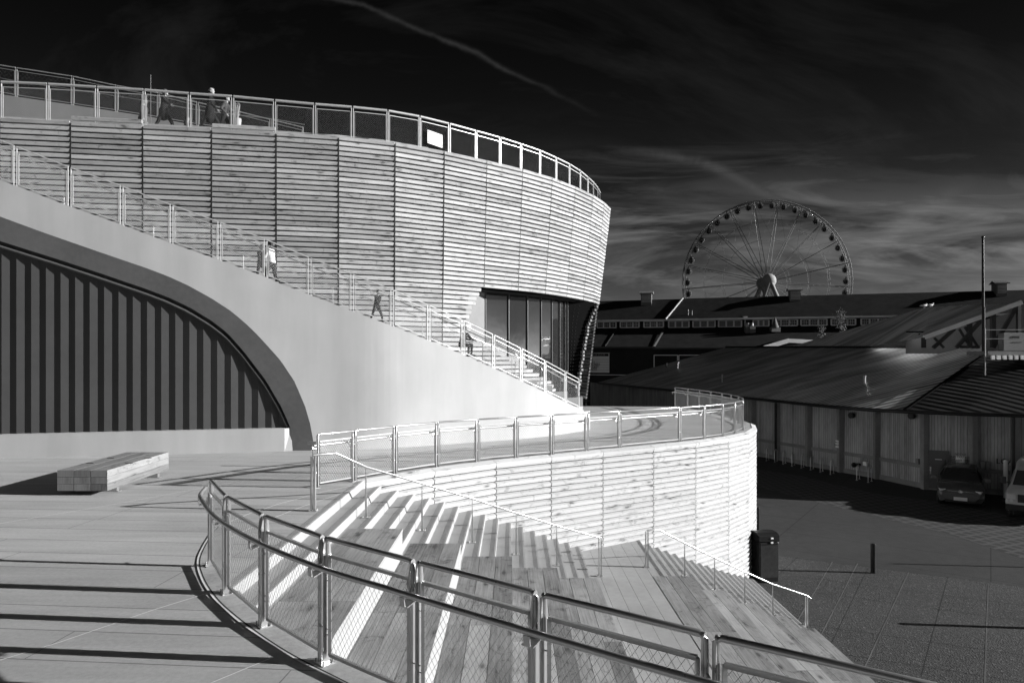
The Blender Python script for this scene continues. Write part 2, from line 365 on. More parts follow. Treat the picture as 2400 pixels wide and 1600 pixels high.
o = m.build('paving_joint', mottled('metal_joint', .11, .2, rough=.5)); tag(o, 'pale metal joints across the aggregate paving', kind='structure')
m = MB()
for a, b in (((1816, 1301), (2400, 1375)), ((1850, 1348), (2400, 1418)), ((1885, 1384), (2400, 1455)), ((1890, 1462), (2400, 1535)), ((1960, 1530), (2400, 1598)), ((2222, 1351), (2160, 1580)), ((2035, 1330), (1930, 1545)), ((2450, 1380), (2470, 1600)), ((1870, 1305), (1820, 1350))):
    p, q = G(a[0], a[1], GZ), G(b[0], b[1], GZ); m.strip([Vector((p.x, p.y)), Vector((q.x, q.y))], .02, GZ+.007)
o = m.build('paving_groove', M['dark']); tag(o, 'thin dark grooves in the aggregate paving', kind='structure')
pv = [G(*p, GZ) for p in ((1700, 1125), (1770, 1139), (1932, 1180.6), (2221, 1249), (2400, 1309), (2560, 1380), (2560, 1240), (2400, 1214), (2206, 1176), (2057, 1157), (1953, 1134), (1879, 1115), (1768, 1098), (1700, 1085))]
o = MB().sheet([(p.x, p.y) for p in pv], GZ+.004).build('paver_band', M['paver']); tag(o, 'band of dark pavers set in paler mortar across the plaza', kind='structure')
mh = G(1812, 1182, GZ); m = MB(); m.tube((mh.x, mh.y, GZ), (mh.x, mh.y, GZ+.006), .75, 28)
tag(m.build('manhole_cover', mottled('iron_cover', .03, .3)), 'round dark manhole cover in the shaded plaza', 'manhole cover')
# curb strip under the near railing and seams
CL = cr([(-4.45, 10.3), (-4.32, 9.74), (-3.99, 8.68), (-3.62, 7.94), (-3.15, 7.22), (-2.72, 6.69), (-2.245, 6.17), (-1.846, 5.78), (-1.34, 5.35), (-.4, 4.55), (.6, 3.8), (1.7, 3.0), (3.6, 1.6)], 5)
CLs = [p for p in CL if p.y < 9.6]
cpoly = [(p.x, p.y) for p in CLs]+[(p.x, p.y) for p in reversed(cur)]+[(-3.1, 7.5), (-3.45, 8.4), (-3.9, 9.55)]
o = MB().sheet(cpoly, .004).build('curb', M['curb']); tag(o, 'curved darker concrete kerb strip carrying the near railing', kind='structure')
m = MB(); m.strip(CL, .018, .009); m.strip([Vector(p) for p in ((-4.45, 10.3), (-4.3, 11.2), (-4.05, 12.0), (-3.6, 13.0), (-3.15, 13.7))], .02, .005)
m.strip([Vector(p) for p in ((-4.0, 9.7), (-3.85, 10.7), (-3.6, 11.7), (-3.3, 12.6), (-3.05, 13.4))], .02, .005)
for a in (((0, 1226.5), (238, 1187), (486, 1141), (700, 1106)), ((-160, 1595), (140, 1505), (357, 1430), (486, 1390)), ((400, 1640), (520, 1590), (640, 1540))):
    m.strip([Vector((G(x, y).x, G(x, y).y)) for x, y in a], .014, .005)
o = m.build('pale_seam', M['lightjoint']); tag(o, 'pale sealant seams in the terrace', kind='structure')
m = MB(); m.strip(offs(CL, -.022), .016, .011)
o = m.build('dark_seam', M['dark']); tag(o, 'dark open joint along the kerb', kind='structure')
# ---------------------------------------------------------------- stairs (17 + 16 risers, 0.156 m) and landing
RZ = .156; TR = .306
yb, yf = 1.5, 26.0
def wall_y(x):                         # where wall B stands at a given x
    for i in range(len(WC)-1):
        if WC[i].x <= x <= WC[i+1].x: return WC[i].y+(WC[i+1].y-WC[i].y)*(x-WC[i].x)/(WC[i+1].x-WC[i].x+1e-9)
    return WC[0].y if x < WC[0].x else 26
ST = thing('staircase', 'pale concrete steps dropping from the terrace beside the timber-clad wall', 'stairs', (-3.1, 14, 0), absol=True)
st = MB(); gr = MB(); nj = MB()
def near_y(x):                         # curb outer edge at x
    for i in range(len(cur)-1):
        a, b = cur[i], cur[i+1]
        if min(a.x, b.x) <= x <= max(a.x, b.x): return a.y+(b.y-a.y)*(x-a.x)/(b.x-a.x+1e-9)
    return 7.4 if x < 0 else 1
for k in range(1, 18):
    x0 = -3.1+TR*(k-1); x1 = x0+TR if k < 17 else 1.8
    if k < 17: st.bx(x0+.001*k, x1+.001*k+.001, near_y(x0)-1.2, wall_y(x1)+.35, GZ, -RZ*k)
    for q in range(4):
        gx = x1-.03-.024*q
        if k < 17: gr.bx(gx-.0025, gx+.0025, near_y(x0)-.5, wall_y(x1)-.05, -RZ*k, -RZ*k+.0025)
LZ = -RZ*17
for q in range(4): gr.bx(-3.1-.03-.024*q-.008, -3.1-.03-.024*q, 7.6, 14.2, 0, .0025)
st.bx(-3.12, -3.094, 7.42, 14.35, -.3, -.002)
for k in range(1, 16):
    x0 = 3.66+.305*(k-1); x1 = x0+.305
    st.bx(x0+.001*k, x1+.001*k+.001, near_y(x0)-1.2, min(wall_y(min(x1, 8.5))+.35, 24.4), GZ, LZ-RZ*k)
    for q in range(4):
        gx = x1-.03-.024*q; gr.bx(gx-.0025, gx+.0025, 12, wall_y(min(x1, 8.5))-.05, LZ-RZ*k, LZ-RZ*k+.0025)
for q in range(4): gr.bx(3.63-.024*q-.004, 3.63-.024*q+.004, 14, 19.7, LZ, LZ+.0025)
st.build('step_flight', M['step'], ST); gr.build('grip_groove', M['groove'], ST)
lm = MB()
for i in range(6):
    x0 = 1.8+.31*i; lm.bx(x0+.003, x0+.307, -1, wall_y(x0)+.45, LZ-.1, LZ-.0005*i)
lm.bx(1.81, 3.65, -1, 20, GZ, LZ-.1)
lm.build('landing', M['landing'], ST)
# bleacher seats
def seat(x0, x1, yfar, z, label, uvo):
    T = thing('bleacher_seat', label, 'seat', (x0, yfar, z), group='timber bleacher tiers beside the steps', absol=True)
    b = MB(); b.bx(x0+.002, x1-.012, -2, yfar-.01, GZ, z-.055); b.build('seat_base', M['step'], T)
    w = MB(); n = 3; bw = (x1-x0)/n
    ends = [yfar, yfar-3.3-.4*random.random(), yfar-6.9-.5*random.random(), -2]
    for i in range(n):
        off = random.random()*100
        for j in range(3):
            a, c = x0+bw*i+.004, x0+bw*(i+1)-.004; y1, y0 = ends[j]-.003, ends[j+1]+.003
            vz = z-.055; r = int(random.random()*400)*.5+.1
            w.face([(a, y0, z), (c, y0, z), (c, y1, z), (a, y1, z)], [(y0, r), (y0, r+.28), (y1, r+.28), (y1, r)])
            w.face([(c, y0, vz), (c, y1, vz), (c, y1, z), (c, y0, z)]); w.face([(a, y1, vz), (a, y0, vz), (a, y0, z), (a, y1, z)])
            w.face([(c, y1, vz), (a, y1, vz), (a, y1, z), (c, y1, z)]); w.face([(a, y0, vz), (c, y0, vz), (c, y0, z), (a, y0, z)])
    w.build('seat_plank', M['seat'], T)
ordn = ['topmost', 'second', 'third', 'fourth', 'fifth']
for k in range(5):
    seat(-2.74+.915*k, -1.825+.915*k, 11.45+.815*k, -RZ*(2+3*k)+.004, '%s timber bleacher tier of the flight above the landing' % ordn[k], k)
for k in range(5):
    seat(3.36+.915*k, 4.275+.915*k, 16.3+.4*k, LZ-RZ*3*k+.005, '%s timber bleacher tier of the lower flight below the landing' % ordn[k], k)
# ---------------------------------------------------------------- cladding
def planks(mb, a, b, ztop, nrow, pitch, na, nb, lean_a=0, lean_b=0, first=0, proud=.05, gap=.013, cut=None, pg=.007):
    """rows of saw-tooth boards between plan points a and b; n* outward normals, lean = outward per metre of height"""
    for r in range(nrow):
        z0 = ztop-pitch*r
        def pt(t, o, z):
            p = a.lerp(b, t); n = (na*(1-t)+nb*t); l = lean_a*(1-t)+lean_b*t; oo = o-l*(ztop-z)
            return (p.x+n.x*oo, p.y+n.y*oo, z)
        t0, t1 = 0.0, 1.0
        if cut:
            c = cut(a, b, z0-pitch/2)
            if c is None: continue
            t0, t1 = c
            if t1-t0 < .02: continue
        L = (b-a).length; g = pg/L; ta, tb = t0+g, t1-g
        u0 = random.random()*50; v0 = random.randint(0, 900)*.5+.05
        j = random.uniform(-.004, .004)
        prof = [(-.03, z0), (proud+j, z0-pitch*.2), (proud*.6+j, z0-pitch+gap), (-.05, z0-pitch+gap)]
        pa = [pt(ta, o, z) for o, z in prof]; pb = [pt(tb, o, z) for o, z in prof]
        ua, ub = u0+ta*L, u0+tb*L; vv = [v0, v0+.06, v0+.06+pitch*.8, v0+.4]
        for i in range(3):
            mb.face([pa[i+1], pb[i+1], pb[i], pa[i]], [(ua, vv[i+1]), (ub, vv[i+1]), (ub, vv[i]), (ua, vv[i])])
        mb.face([pa[0], pa[1], pa[2], pa[3]][::-1], [(ua, v0)]*4); mb.face([pb[0], pb[1], pb[2], pb[3]], [(ub, v0)]*4)
def normals(seams):
    out = []
    for i, p in enumerate(seams):
        a = seams[max(i-1, 0)]; b = seams[min(i+1, len(seams)-1)]; t = (b-a).normalized(); out.append(Vector((t.y, -t.x)))
    return out
# low curved wall below the terrace
WB = thing('curved_wall', 'curved retaining wall clad in pale timber boards below the terrace railing', 'wall', (-3.3, 14.1, 0), absol=True)
core = offs(WC, .0); inn = offs(WC, -.5)
MB().prism([(p.x, p.y) for p in core]+[(p.x, p.y) for p in reversed(inn)], GZ, -.03).build('wall_core', M['dark'], WB)
nb = normals(WSEAM)
for i in range(len(WSEAM)-1):
    m = MB(); a, b = WSEAM[i], WSEAM[i+1]; L = (b-a).length; g = .008/L
    planks(m, a+nb[i]*.10, b+nb[i+1]*.10, -.055, 33, .1545, nb[i], nb[i+1], proud=.06, gap=.03, pg=.016)
    m.build('cladding_panel', M['clad2'], WB)
    c = MB(); p, q = a.lerp(b, g), a.lerp(b, 1-g); n1, n2 = nb[i], nb[i+1]; r = i*.5+.1
    pr = [(0, .02), (.17, -.045), (.16, -.13), (.05, -.13)]
    A = [(p.x+n1.x*o_, p.y+n1.y*o_, z) for o_, z in pr]; B = [(q.x+n2.x*o_, q.y+n2.y*o_, z) for o_, z in pr]
    vv = [r, r+.18, r+.27, r+.38]
    for k in range(3): c.face([A[k+1], B[k+1], B[k], A[k]], [(i*7, vv[k+1]), (i*7+L, vv[k+1]), (i*7+L, vv[k]), (i*7, vv[k])])
    c.face(A[::-1]); c.face(B); c.face([A[0], B[0], B[3], A[3]], None)
    c.build('coping_board', M['clad2'], WB)
m = MB(); m.strip([p for p in offs(WC, -.12)], .2, .006); m.build('kerb_strip', M['curb'], WB)
# ---------------------------------------------------------------- pavilion
PV = thing('pavilion', 'large curved pavilion clad in horizontal timber boards with a railed roof terrace', 'building', (-10, 30, 0), absol=True)
nt_ = normals(TS); PIT = .187
sx_l = [-22, -11, -2.6, 0, 1.8, 4, 5.5]; leans = [0, 0, .02, .05, .075, .105, .12]
lean = [lerp(p.x, sx_l, leans) if i < 18 else .12 for i, p in enumerate(TS)]
ZS = 5.38                                   # soffit over the window
PXW = 1122
def cutf(a, b, z):
    if z > ZS: return (0, 1)
    def px_at(t):
        p = a.lerp(b, t); return CX+p.x*F/p.y
    if b.y > 39.2: return (0, 1)
    lim = lerp(z, [.3, .66, 1.4, 2.31, 2.89, 3.3, 3.6, 4.2, 4.7, 5.3], [1352, 1350, 1322, 1242, 1185, 1130, 1108, 1108, 1116, 1136])
    lim += random.uniform(-3, 3)
    pa, pb = px_at(0), px_at(1)
    if pa >= lim: return None
    if pb <= lim: return (0, 1)
    lo, hi = 0., 1.
    for _ in range(20):
        md = (lo+hi)/2
        if px_at(md) < lim: lo = md
        else: hi = md
    return (0, lo)
for i in range(len(TS)-1):
    dz = (.17 if i in (3, 5) else 0)
    for part in (0, 1):
        if i < 8 or TS[i].y > 39:
            if part: continue
            cf = cutf
        else: cf = (lambda a, b, z: cutf(a, b, z) if z > ZS else None) if part == 0 else (lambda a, b, z: cutf(a, b, z) if z <= ZS else None)
        m = MB()
        planks(m, TS[i], TS[i+1], ZT+dz, int((ZT+dz)/PIT)-1, PIT, nt_[i], nt_[i+1], lean[i], lean[i+1], proud=.055, gap=(.041 if i < 8 else .042), cut=cf, pg=(.03 if i < 9 else .02))
        if m.v: m.build('cladding_panel' if part == 0 else 'parapet_panel', M['clad'], PV)
# backing shell behind the boards
bk = MB()
zs = [ZT-.05, ZS+.05, 0]
def shell(i, z, o=-.10):
    p = TS[i]; oo = o-lean[i]*(ZT-z); return Vector((p.x+nt_[i].x*oo, p.y+nt_[i].y*oo, z))
for i in range(len(TS)-1):
    pr = (CX+TS[i].x*F/TS[i].y)
    bk.face([shell(i, zs[1]), shell(i+1, zs[1]), shell(i+1, zs[0]), shell(i, zs[0])])
    if i < 8 or TS[i].y > 39: bk.face([shell(i, 0), shell(i+1, 0), shell(i+1, zs[1]), shell(i, zs[1])])
for i in range(1, 10):
    p = TS[i]; n_ = nt_[i]; t_ = Vector((-n_.y, n_.x, 0)); zb_ = .2 if i < 8 else ZS+.05
    a_ = shell(i, zb_, -.03); b_ = shell(i, ZT-.12, -.03); bk.bar(a_, b_, .056, .15, up=Vector((n_.x, n_.y, 0)))
bk.build('wall_backing', M['dark'], PV)
# low parapet backing under the window following the board ends
pb_ = MB()
ws = [(1085, 5.3), (1100, 3.5), (1120, 3.2), (1172, 2.8), (1230, 2.25), (1312, 1.3), (1340, .6)]
tsl = TS[:18]
def on_shell(px, z, o=-.055):
    p = hit(px, tsl); j = min(range(len(TS)), key=lambda k: (TS[k]-p).length); oo = o-lean[j]*(ZT-z)
    return Vector((p.x+nt_[j].x*oo, p.y+nt_[j].y*oo, z))
for k in range(len(ws)-1):
    (a, za), (b, zb) = ws[k], ws[k+1]; pb_.face([on_shell(a, 0), on_shell(b, 0), on_shell(b, zb), on_shell(a, za)])
pb_.build('parapet_backing', M['dark'], PV)
# roof deck in two levels
inner = offs(TS, -1.3)
deck = [(p.x, p.y) for p in TS]+[(-22, 47.8)]
MB().prism([(p.x-nt_[i].x*.06, p.y-nt_[i].y*.06) for i, p in enumerate(TS)]+[(-22, 47.5)], ZT-.35, ZT-.06).build('roof_deck', M['step'], PV)
i2 = [(inner[i].x, inner[i].y) for i in range(0, 10)]
MB().prism(i2+[(i2[-1][0]-1.5, 40), (-22, 40)], ZT-.1, 11.12).build('roof_tier', M['step'], PV)
# soffit under the overhang
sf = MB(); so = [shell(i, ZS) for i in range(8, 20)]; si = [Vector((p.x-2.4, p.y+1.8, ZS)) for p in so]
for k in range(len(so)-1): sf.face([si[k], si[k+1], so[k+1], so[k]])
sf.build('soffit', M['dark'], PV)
M['mullion'] = mottled('mullion_grey', .1, .1, rough=.5)
# recessed glass wall
gpx = [1137, 1191, 1235, 1267, 1292, 1310.5, 1322, 1329]
gl = [hit(px, offs(TS[:19], -1.15)) for px in gpx]
W_ = None
for k in range(len(gl)-1):
    a, b = gl[k], gl[k+1]; t = (b-a).normalized(); n = Vector((t.y, -t.x)); tw = random.uniform(-.02, .02)
    fr = MB(); 
    for p in (a, b): fr.box((p.x+n.x*.03, p.y+n.y*.03, 2.7), (.016, .03, 2.68), (Vector((t.x, t.y, 0)), Vector((n.x, n.y, 0)), Vector((0, 0, 1))))
    if k > 3: fr.bar((a.x+n.x*.03, a.y+n.y*.03, 1.9), (b.x+n.x*.03, b.y+n.y*.03, 1.9), .05, .04)
    fo = fr.build('window', M['mullion'], PV)
    g = MB(); g.face([(a.x, a.y-tw, 0), (b.x, b.y+tw, 0), (b.x, b.y+tw, ZS), (a.x, a.y-tw, ZS)]); g.build('pane', M['glass'], fo)
jb = MB(); ja = hit(1092, offs(TS[:19], -.35)); jc = gl[0]; jb.face([(ja.x, ja.y, 0), (jc.x, jc.y, 0), (jc.x, jc.y, ZS), (ja.x, ja.y, ZS)]); jb.build('window_jamb', mottled('jamb_render', .2, .08), PV)
# inside: floor line, back wall, so that the glass is not empty
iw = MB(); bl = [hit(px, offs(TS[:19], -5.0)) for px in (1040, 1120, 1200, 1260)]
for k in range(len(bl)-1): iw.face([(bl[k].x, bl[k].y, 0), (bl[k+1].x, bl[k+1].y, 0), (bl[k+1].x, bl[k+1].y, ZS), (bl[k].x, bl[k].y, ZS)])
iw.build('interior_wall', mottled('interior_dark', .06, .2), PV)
# dark perforated return and clad column edge at the far side of the window
rp = gl[-1]
def edge_pt(z):                              # outer edge of the leaning return
    px = lerp(z, [-.2, 1.0, 2.3, 3.3, 4.3, 4.9, 5.38], [1349, 1352, 1361, 1368, 1377, 1388, 1400]); d = lerp(z, [0, 5.4], [33.6, 35.0]); return Vector(((px-CX)*d/F, d, z))
rt = MB(); dots = MB(); jag = MB(); nz = 24
for k in range(nz):
    z0, z1 = ZS*k/nz, ZS*(k+1)/nz; e0, e1 = edge_pt(z0), edge_pt(z1)
    rt.face([(rp.x, rp.y, z0), e0, e1, (rp.x, rp.y, z1)]); rt.face([e0, (e0.x, e0.y+3, z0), (e1.x, e1.y+3, z1), e1])
rt.build('dark_return_wall', mottled('perforated_black', .003, .2, rough=.9, spec=.05), PV)
for r in range(29):
    z = .2+r*.178; e = edge_pt(z); a = Vector((rp.x, rp.y, z))
    for t in (.28, .45):
        p = a.lerp(e, t)+Vector((-.01, -.03, 0)); dots.box(p, (.013, .013, .02))
    q = random.uniform(-.03, .03); jag.box((e.x+.03+q, e.y-.1, z), (.075+.02*random.random(), .07, .055), (Vector((.6, .8, 0)), Vector((.8, -.6, 0)), Vector((0, 0, 1))))
dots.build('perforation', mottled('perforation_light', .12, .2), PV); jag.build('board_end', mottled('board_end_wood', .16, .4), PV)
# ---------------------------------------------------------------- white stair wall with the arch
tpx = [-60, 0, 44, 153, 279, 398, 510, 622, 650, 725, 824, 919, 1007.5, 1085, 1158.5, 1219.7, 1277.5, 1325, 1369]
tpy = [398, 422.5, 438, 480, 524.6, 569, 608, 648.7, 662, 690.5, 728, 763.6, 799, 831, 863.6, 892.5, 919.7, 943.5, 964]
def sw_top(px):
    p = hit(px, SW); y = lerp(px, tpx, tpy); return Vector((p.x, p.y, H+(HY-y)*p.y/F))
oax = [-200, -100, 0, 102, 204, 240, 340, 393, 441, 495, 540, 572, 606, 657, 691, 715, 727, 733.7, 737]
oay = [445, 474, 507.6, 545, 580.5, 593, 627, 647, 669, 698.6, 728, 754, 787, 843.5, 894.6, 952, 993, 1030, 1056]
iax = [-200, -100, 0, 140, 240, 342, 393, 444, 495, 533, 572, 623, 657, 676, 681.5]
iay = [505, 530, 565, 609, 642, 677, 696, 720, 751, 780, 824, 891, 949, 990, 1006]
def on_wall(px, py, o=0):
    p = hit(px, offs(SW, -o) if o else SW); return Vector((p.x, p.y, max(H+(HY-py)*p.y/F, 0) if px > 700 else H+(HY-py)*p.y/F))
AW = thing('stair_wall', 'tall white rendered wall under the grand stair with a wide arched recess', 'wall', (-5.5, 18.9, 0), absol=True)
m = MB()
pxs = list(range(-300, 640, 20))+list(range(640, 700, 10))+[700, 705, 710, 715, 719, 723, 727, 730, 732, 734, 735.5, 737]
def col(px, zbot):
    b = hit(px, SW); return Vector((b.x, b.y, zbot)), sw_top(px)
for a, b in zip(pxs[:-1], pxs[1:]):
    za = on_wall(a, lerp(a, oax, oay)).z; zb = on_wall(b, lerp(b, oax, oay)).z
    A0, A1 = col(a, za); B0, B1 = col(b, zb); m.face([A0, B0, B1, A1], None, True)
px2 = [737]+list(range(750, 1369, 15))+[1369]
for a, b in zip(px2[:-1], px2[1:]):
    A0, A1 = col(a, -.05); B0, B1 = col(b, -.05); m.face([A0, B0, B1, A1], None, True)
e0, e1 = col(1369, -.05); bk_ = Vector((.25, .35, 0)); m.face([e0, e0+bk_, e1+bk_, e1])
allp = pxs+px2[1:]
for a, b in zip(allp[:-1], allp[1:]):
    A, B = sw_top(a), sw_top(b); 
    pa = hit(a, offs(SW, -.3)); pb = hit(b, offs(SW, -.3)); m.face([A, B, Vector((pb.x, pb.y, B.z)), Vector((pa.x, pa.y, A.z))])
m.build('wall_face', M['wall'], AW)
# splayed reveal
def resample(xs, ys, o, n=60, x0=-200):
    pts = []; seg = [(x0, lerp(x0, xs, ys))]+[(x, y) for x, y in zip(xs, ys) if x > x0]
    L = [0]
    for i in range(len(seg)-1): L.append(L[-1]+math.hypot(seg[i+1][0]-seg[i][0], seg[i+1][1]-seg[i][1]))
    for k in range(n+1):
        s_ = L[-1]*k/n; pts.append(on_wall(lerp(s_, L, [p[0] for p in seg]), lerp(s_, L, [p[1] for p in seg]), o))
    return pts
op = resample(oax, oay, 0); ip = resample(iax+[684], iay+[1056], .12); ip[-1].z = min(ip[-1].z, 0)
rv = MB()
for k in range(60): rv.face([op[k], op[k+1], ip[k+1], ip[k]], None, True)
rv.build('arch_reveal', M['reveal'], AW)
ip2 = resample(iax, iay, .12); fr = MB(); ip3 = [p+Vector((0, .2, 0)) for p in ip2]
for k in range(60): fr.face([ip2[k], ip2[k+1], ip3[k+1], ip3[k]], None, True)
fr.build('arch_frame', mottled('dark_trim', .05, .1), AW)
fr2 = MB(); fr2.pipe([p+Vector((-.05, .06, -.13)) for p in ip2], .045, 6); fr2.build('frame_trim', mottled('grey_trim', .07, .1), AW)
# low base wall
bw = MB()
bpx = list(range(-300, 660, 40))+[667]
for a, b in zip(bpx[:-1], bpx[1:]):
    pa, pb = hit(a, offs(SW, -.06)), hit(b, offs(SW, -.06)); qa, qb = hit(a, offs(SW, -.75)), hit(b, offs(SW, -.75))
    za = H-(lerp(a, [0, 646, 667], [1019, 1004, 1003.5])-HY)*pa.y/F; zb = H-(lerp(b, [0, 646, 667], [1019, 1004, 1003.5])-HY)*pb.y/F
    bw.face([(pa.x, pa.y, -.02), (pb.x, pb.y, -.02), (pb.x, pb.y, zb), (pa.x, pa.y, za)]); bw.face([(pa.x, pa.y, za), (pb.x, pb.y, zb), (qb.x, qb.y, zb+.03), (qa.x, qa.y, za+.03)])
zc = zb; pe = hit(667, offs(SW, -.06)); pf = hit(686, offs(SW, -.08)); pg = hit(682, offs(SW, -.16))
bw.face([(pe.x, pe.y, -.02), (pf.x, pf.y, -.02), (pg.x, pg.y, zc), (pe.x, pe.y, zc)])
bw.build('base_wall', M['wall'], AW)
# ribbed panels behind the arch: deep trapezoid ribs
rb = MB(); pn = offs(SW, -.26); s_ = 0; pts = []
seg = [p for p in pn if p.x < -5.0]; per = .35; pos = [seg[0]]
tot = sum((seg[i+1]-seg[i]).length for i in range(len(seg)-1)); cum = [0]
for i in range(len(seg)-1): cum.append(cum[-1]+(seg[i+1]-seg[i]).length)
def along(s_):
    for i in range(len(cum)-1):
        if s_ <= cum[i+1]: return seg[i].lerp(seg[i+1], (s_-cum[i])/(cum[i+1]-cum[i])), (seg[i+1]-seg[i]).normalized()
    return seg[-1], (seg[-1]-seg[-2]).normalized()
s_ = 0; zz = []
while s_ < tot:
    for ds, dep in ((0, -.0), (.175, -.045)):
        p, t = along(min(s_+ds, tot)); zz.append((p.x-t.y*dep, p.y+t.x*dep))
    s_ += per
for i in range(len(zz)-1):
    a, b = zz[i], zz[i+1]; q = []
    for c_ in (a, b):
        px_ = CX+c_[0]*F/c_[1]; yy_ = lerp(px_, iax, iay) if px_ < 681 else 1006
        q.append(max(H+(HY-yy_)*c_[1]/F+.12, .35))
    rb.face([(a[0], a[1], .3), (b[0], b[1], .3), (b[0], b[1], q[1]), (a[0], a[1], q[0])])
rb.build('ribbed_panel', M['panel'], AW)
# grand stair treads behind the wall
gs = MB(); n = 40
for k in range(n):
    px = 1366-(1366+60)*k/n; pxn = 1366-(1366+60)*(k+1)/n
    a = hit(px, offs(SW, -.28)); b = hit(pxn, offs(SW, -.28)); c = hit(pxn, offs(SW, -3.6)); d_ = hit(px, offs(SW, -3.6))
    z = sw_top((px+pxn)/2).z-.02
    gs.prism([(b.x, b.y), (a.x, a.y), (d_.x, d_.y), (c.x, c.y)], z-1.0, z)
o = gs.build('grand_stair', M['step']); tag(o, 'grand stair climbing between the white wall and the timber pavilion', 'stairs')
# second parapet and ramp far behind the roof
RP = thing('roof_ramp_wall', 'plain grey parapet of the ramp rising behind the roof terrace', 'wall', (-20, 31, ZT), absol=True)
m = MB(); rx = [-80, 0, 100, 168, 340, 470, 560, 640, 720]; ry = [204, 221, 236, 246, 272, 296, 306, 316, 330]
for i in range(len(rx)-1):
    a, b = P(rx[i], ry[i], 31), P(rx[i+1], ry[i+1], 31)
    for s0 in (0,): m.face([(a.x, a.y, ZT-.2), (b.x, b.y, ZT-.2), b, a]); m.face([a, b, b+Vector((0, .4, 0)), a+Vector((0, .4, 0))]); m.face([(b.x, 31.4, ZT-.2), (a.x, 31.4, ZT-.2), a+Vector((0, .4, 0)), b+Vector((0, .4, 0))])
m.build('parapet', M['wall'], RP)
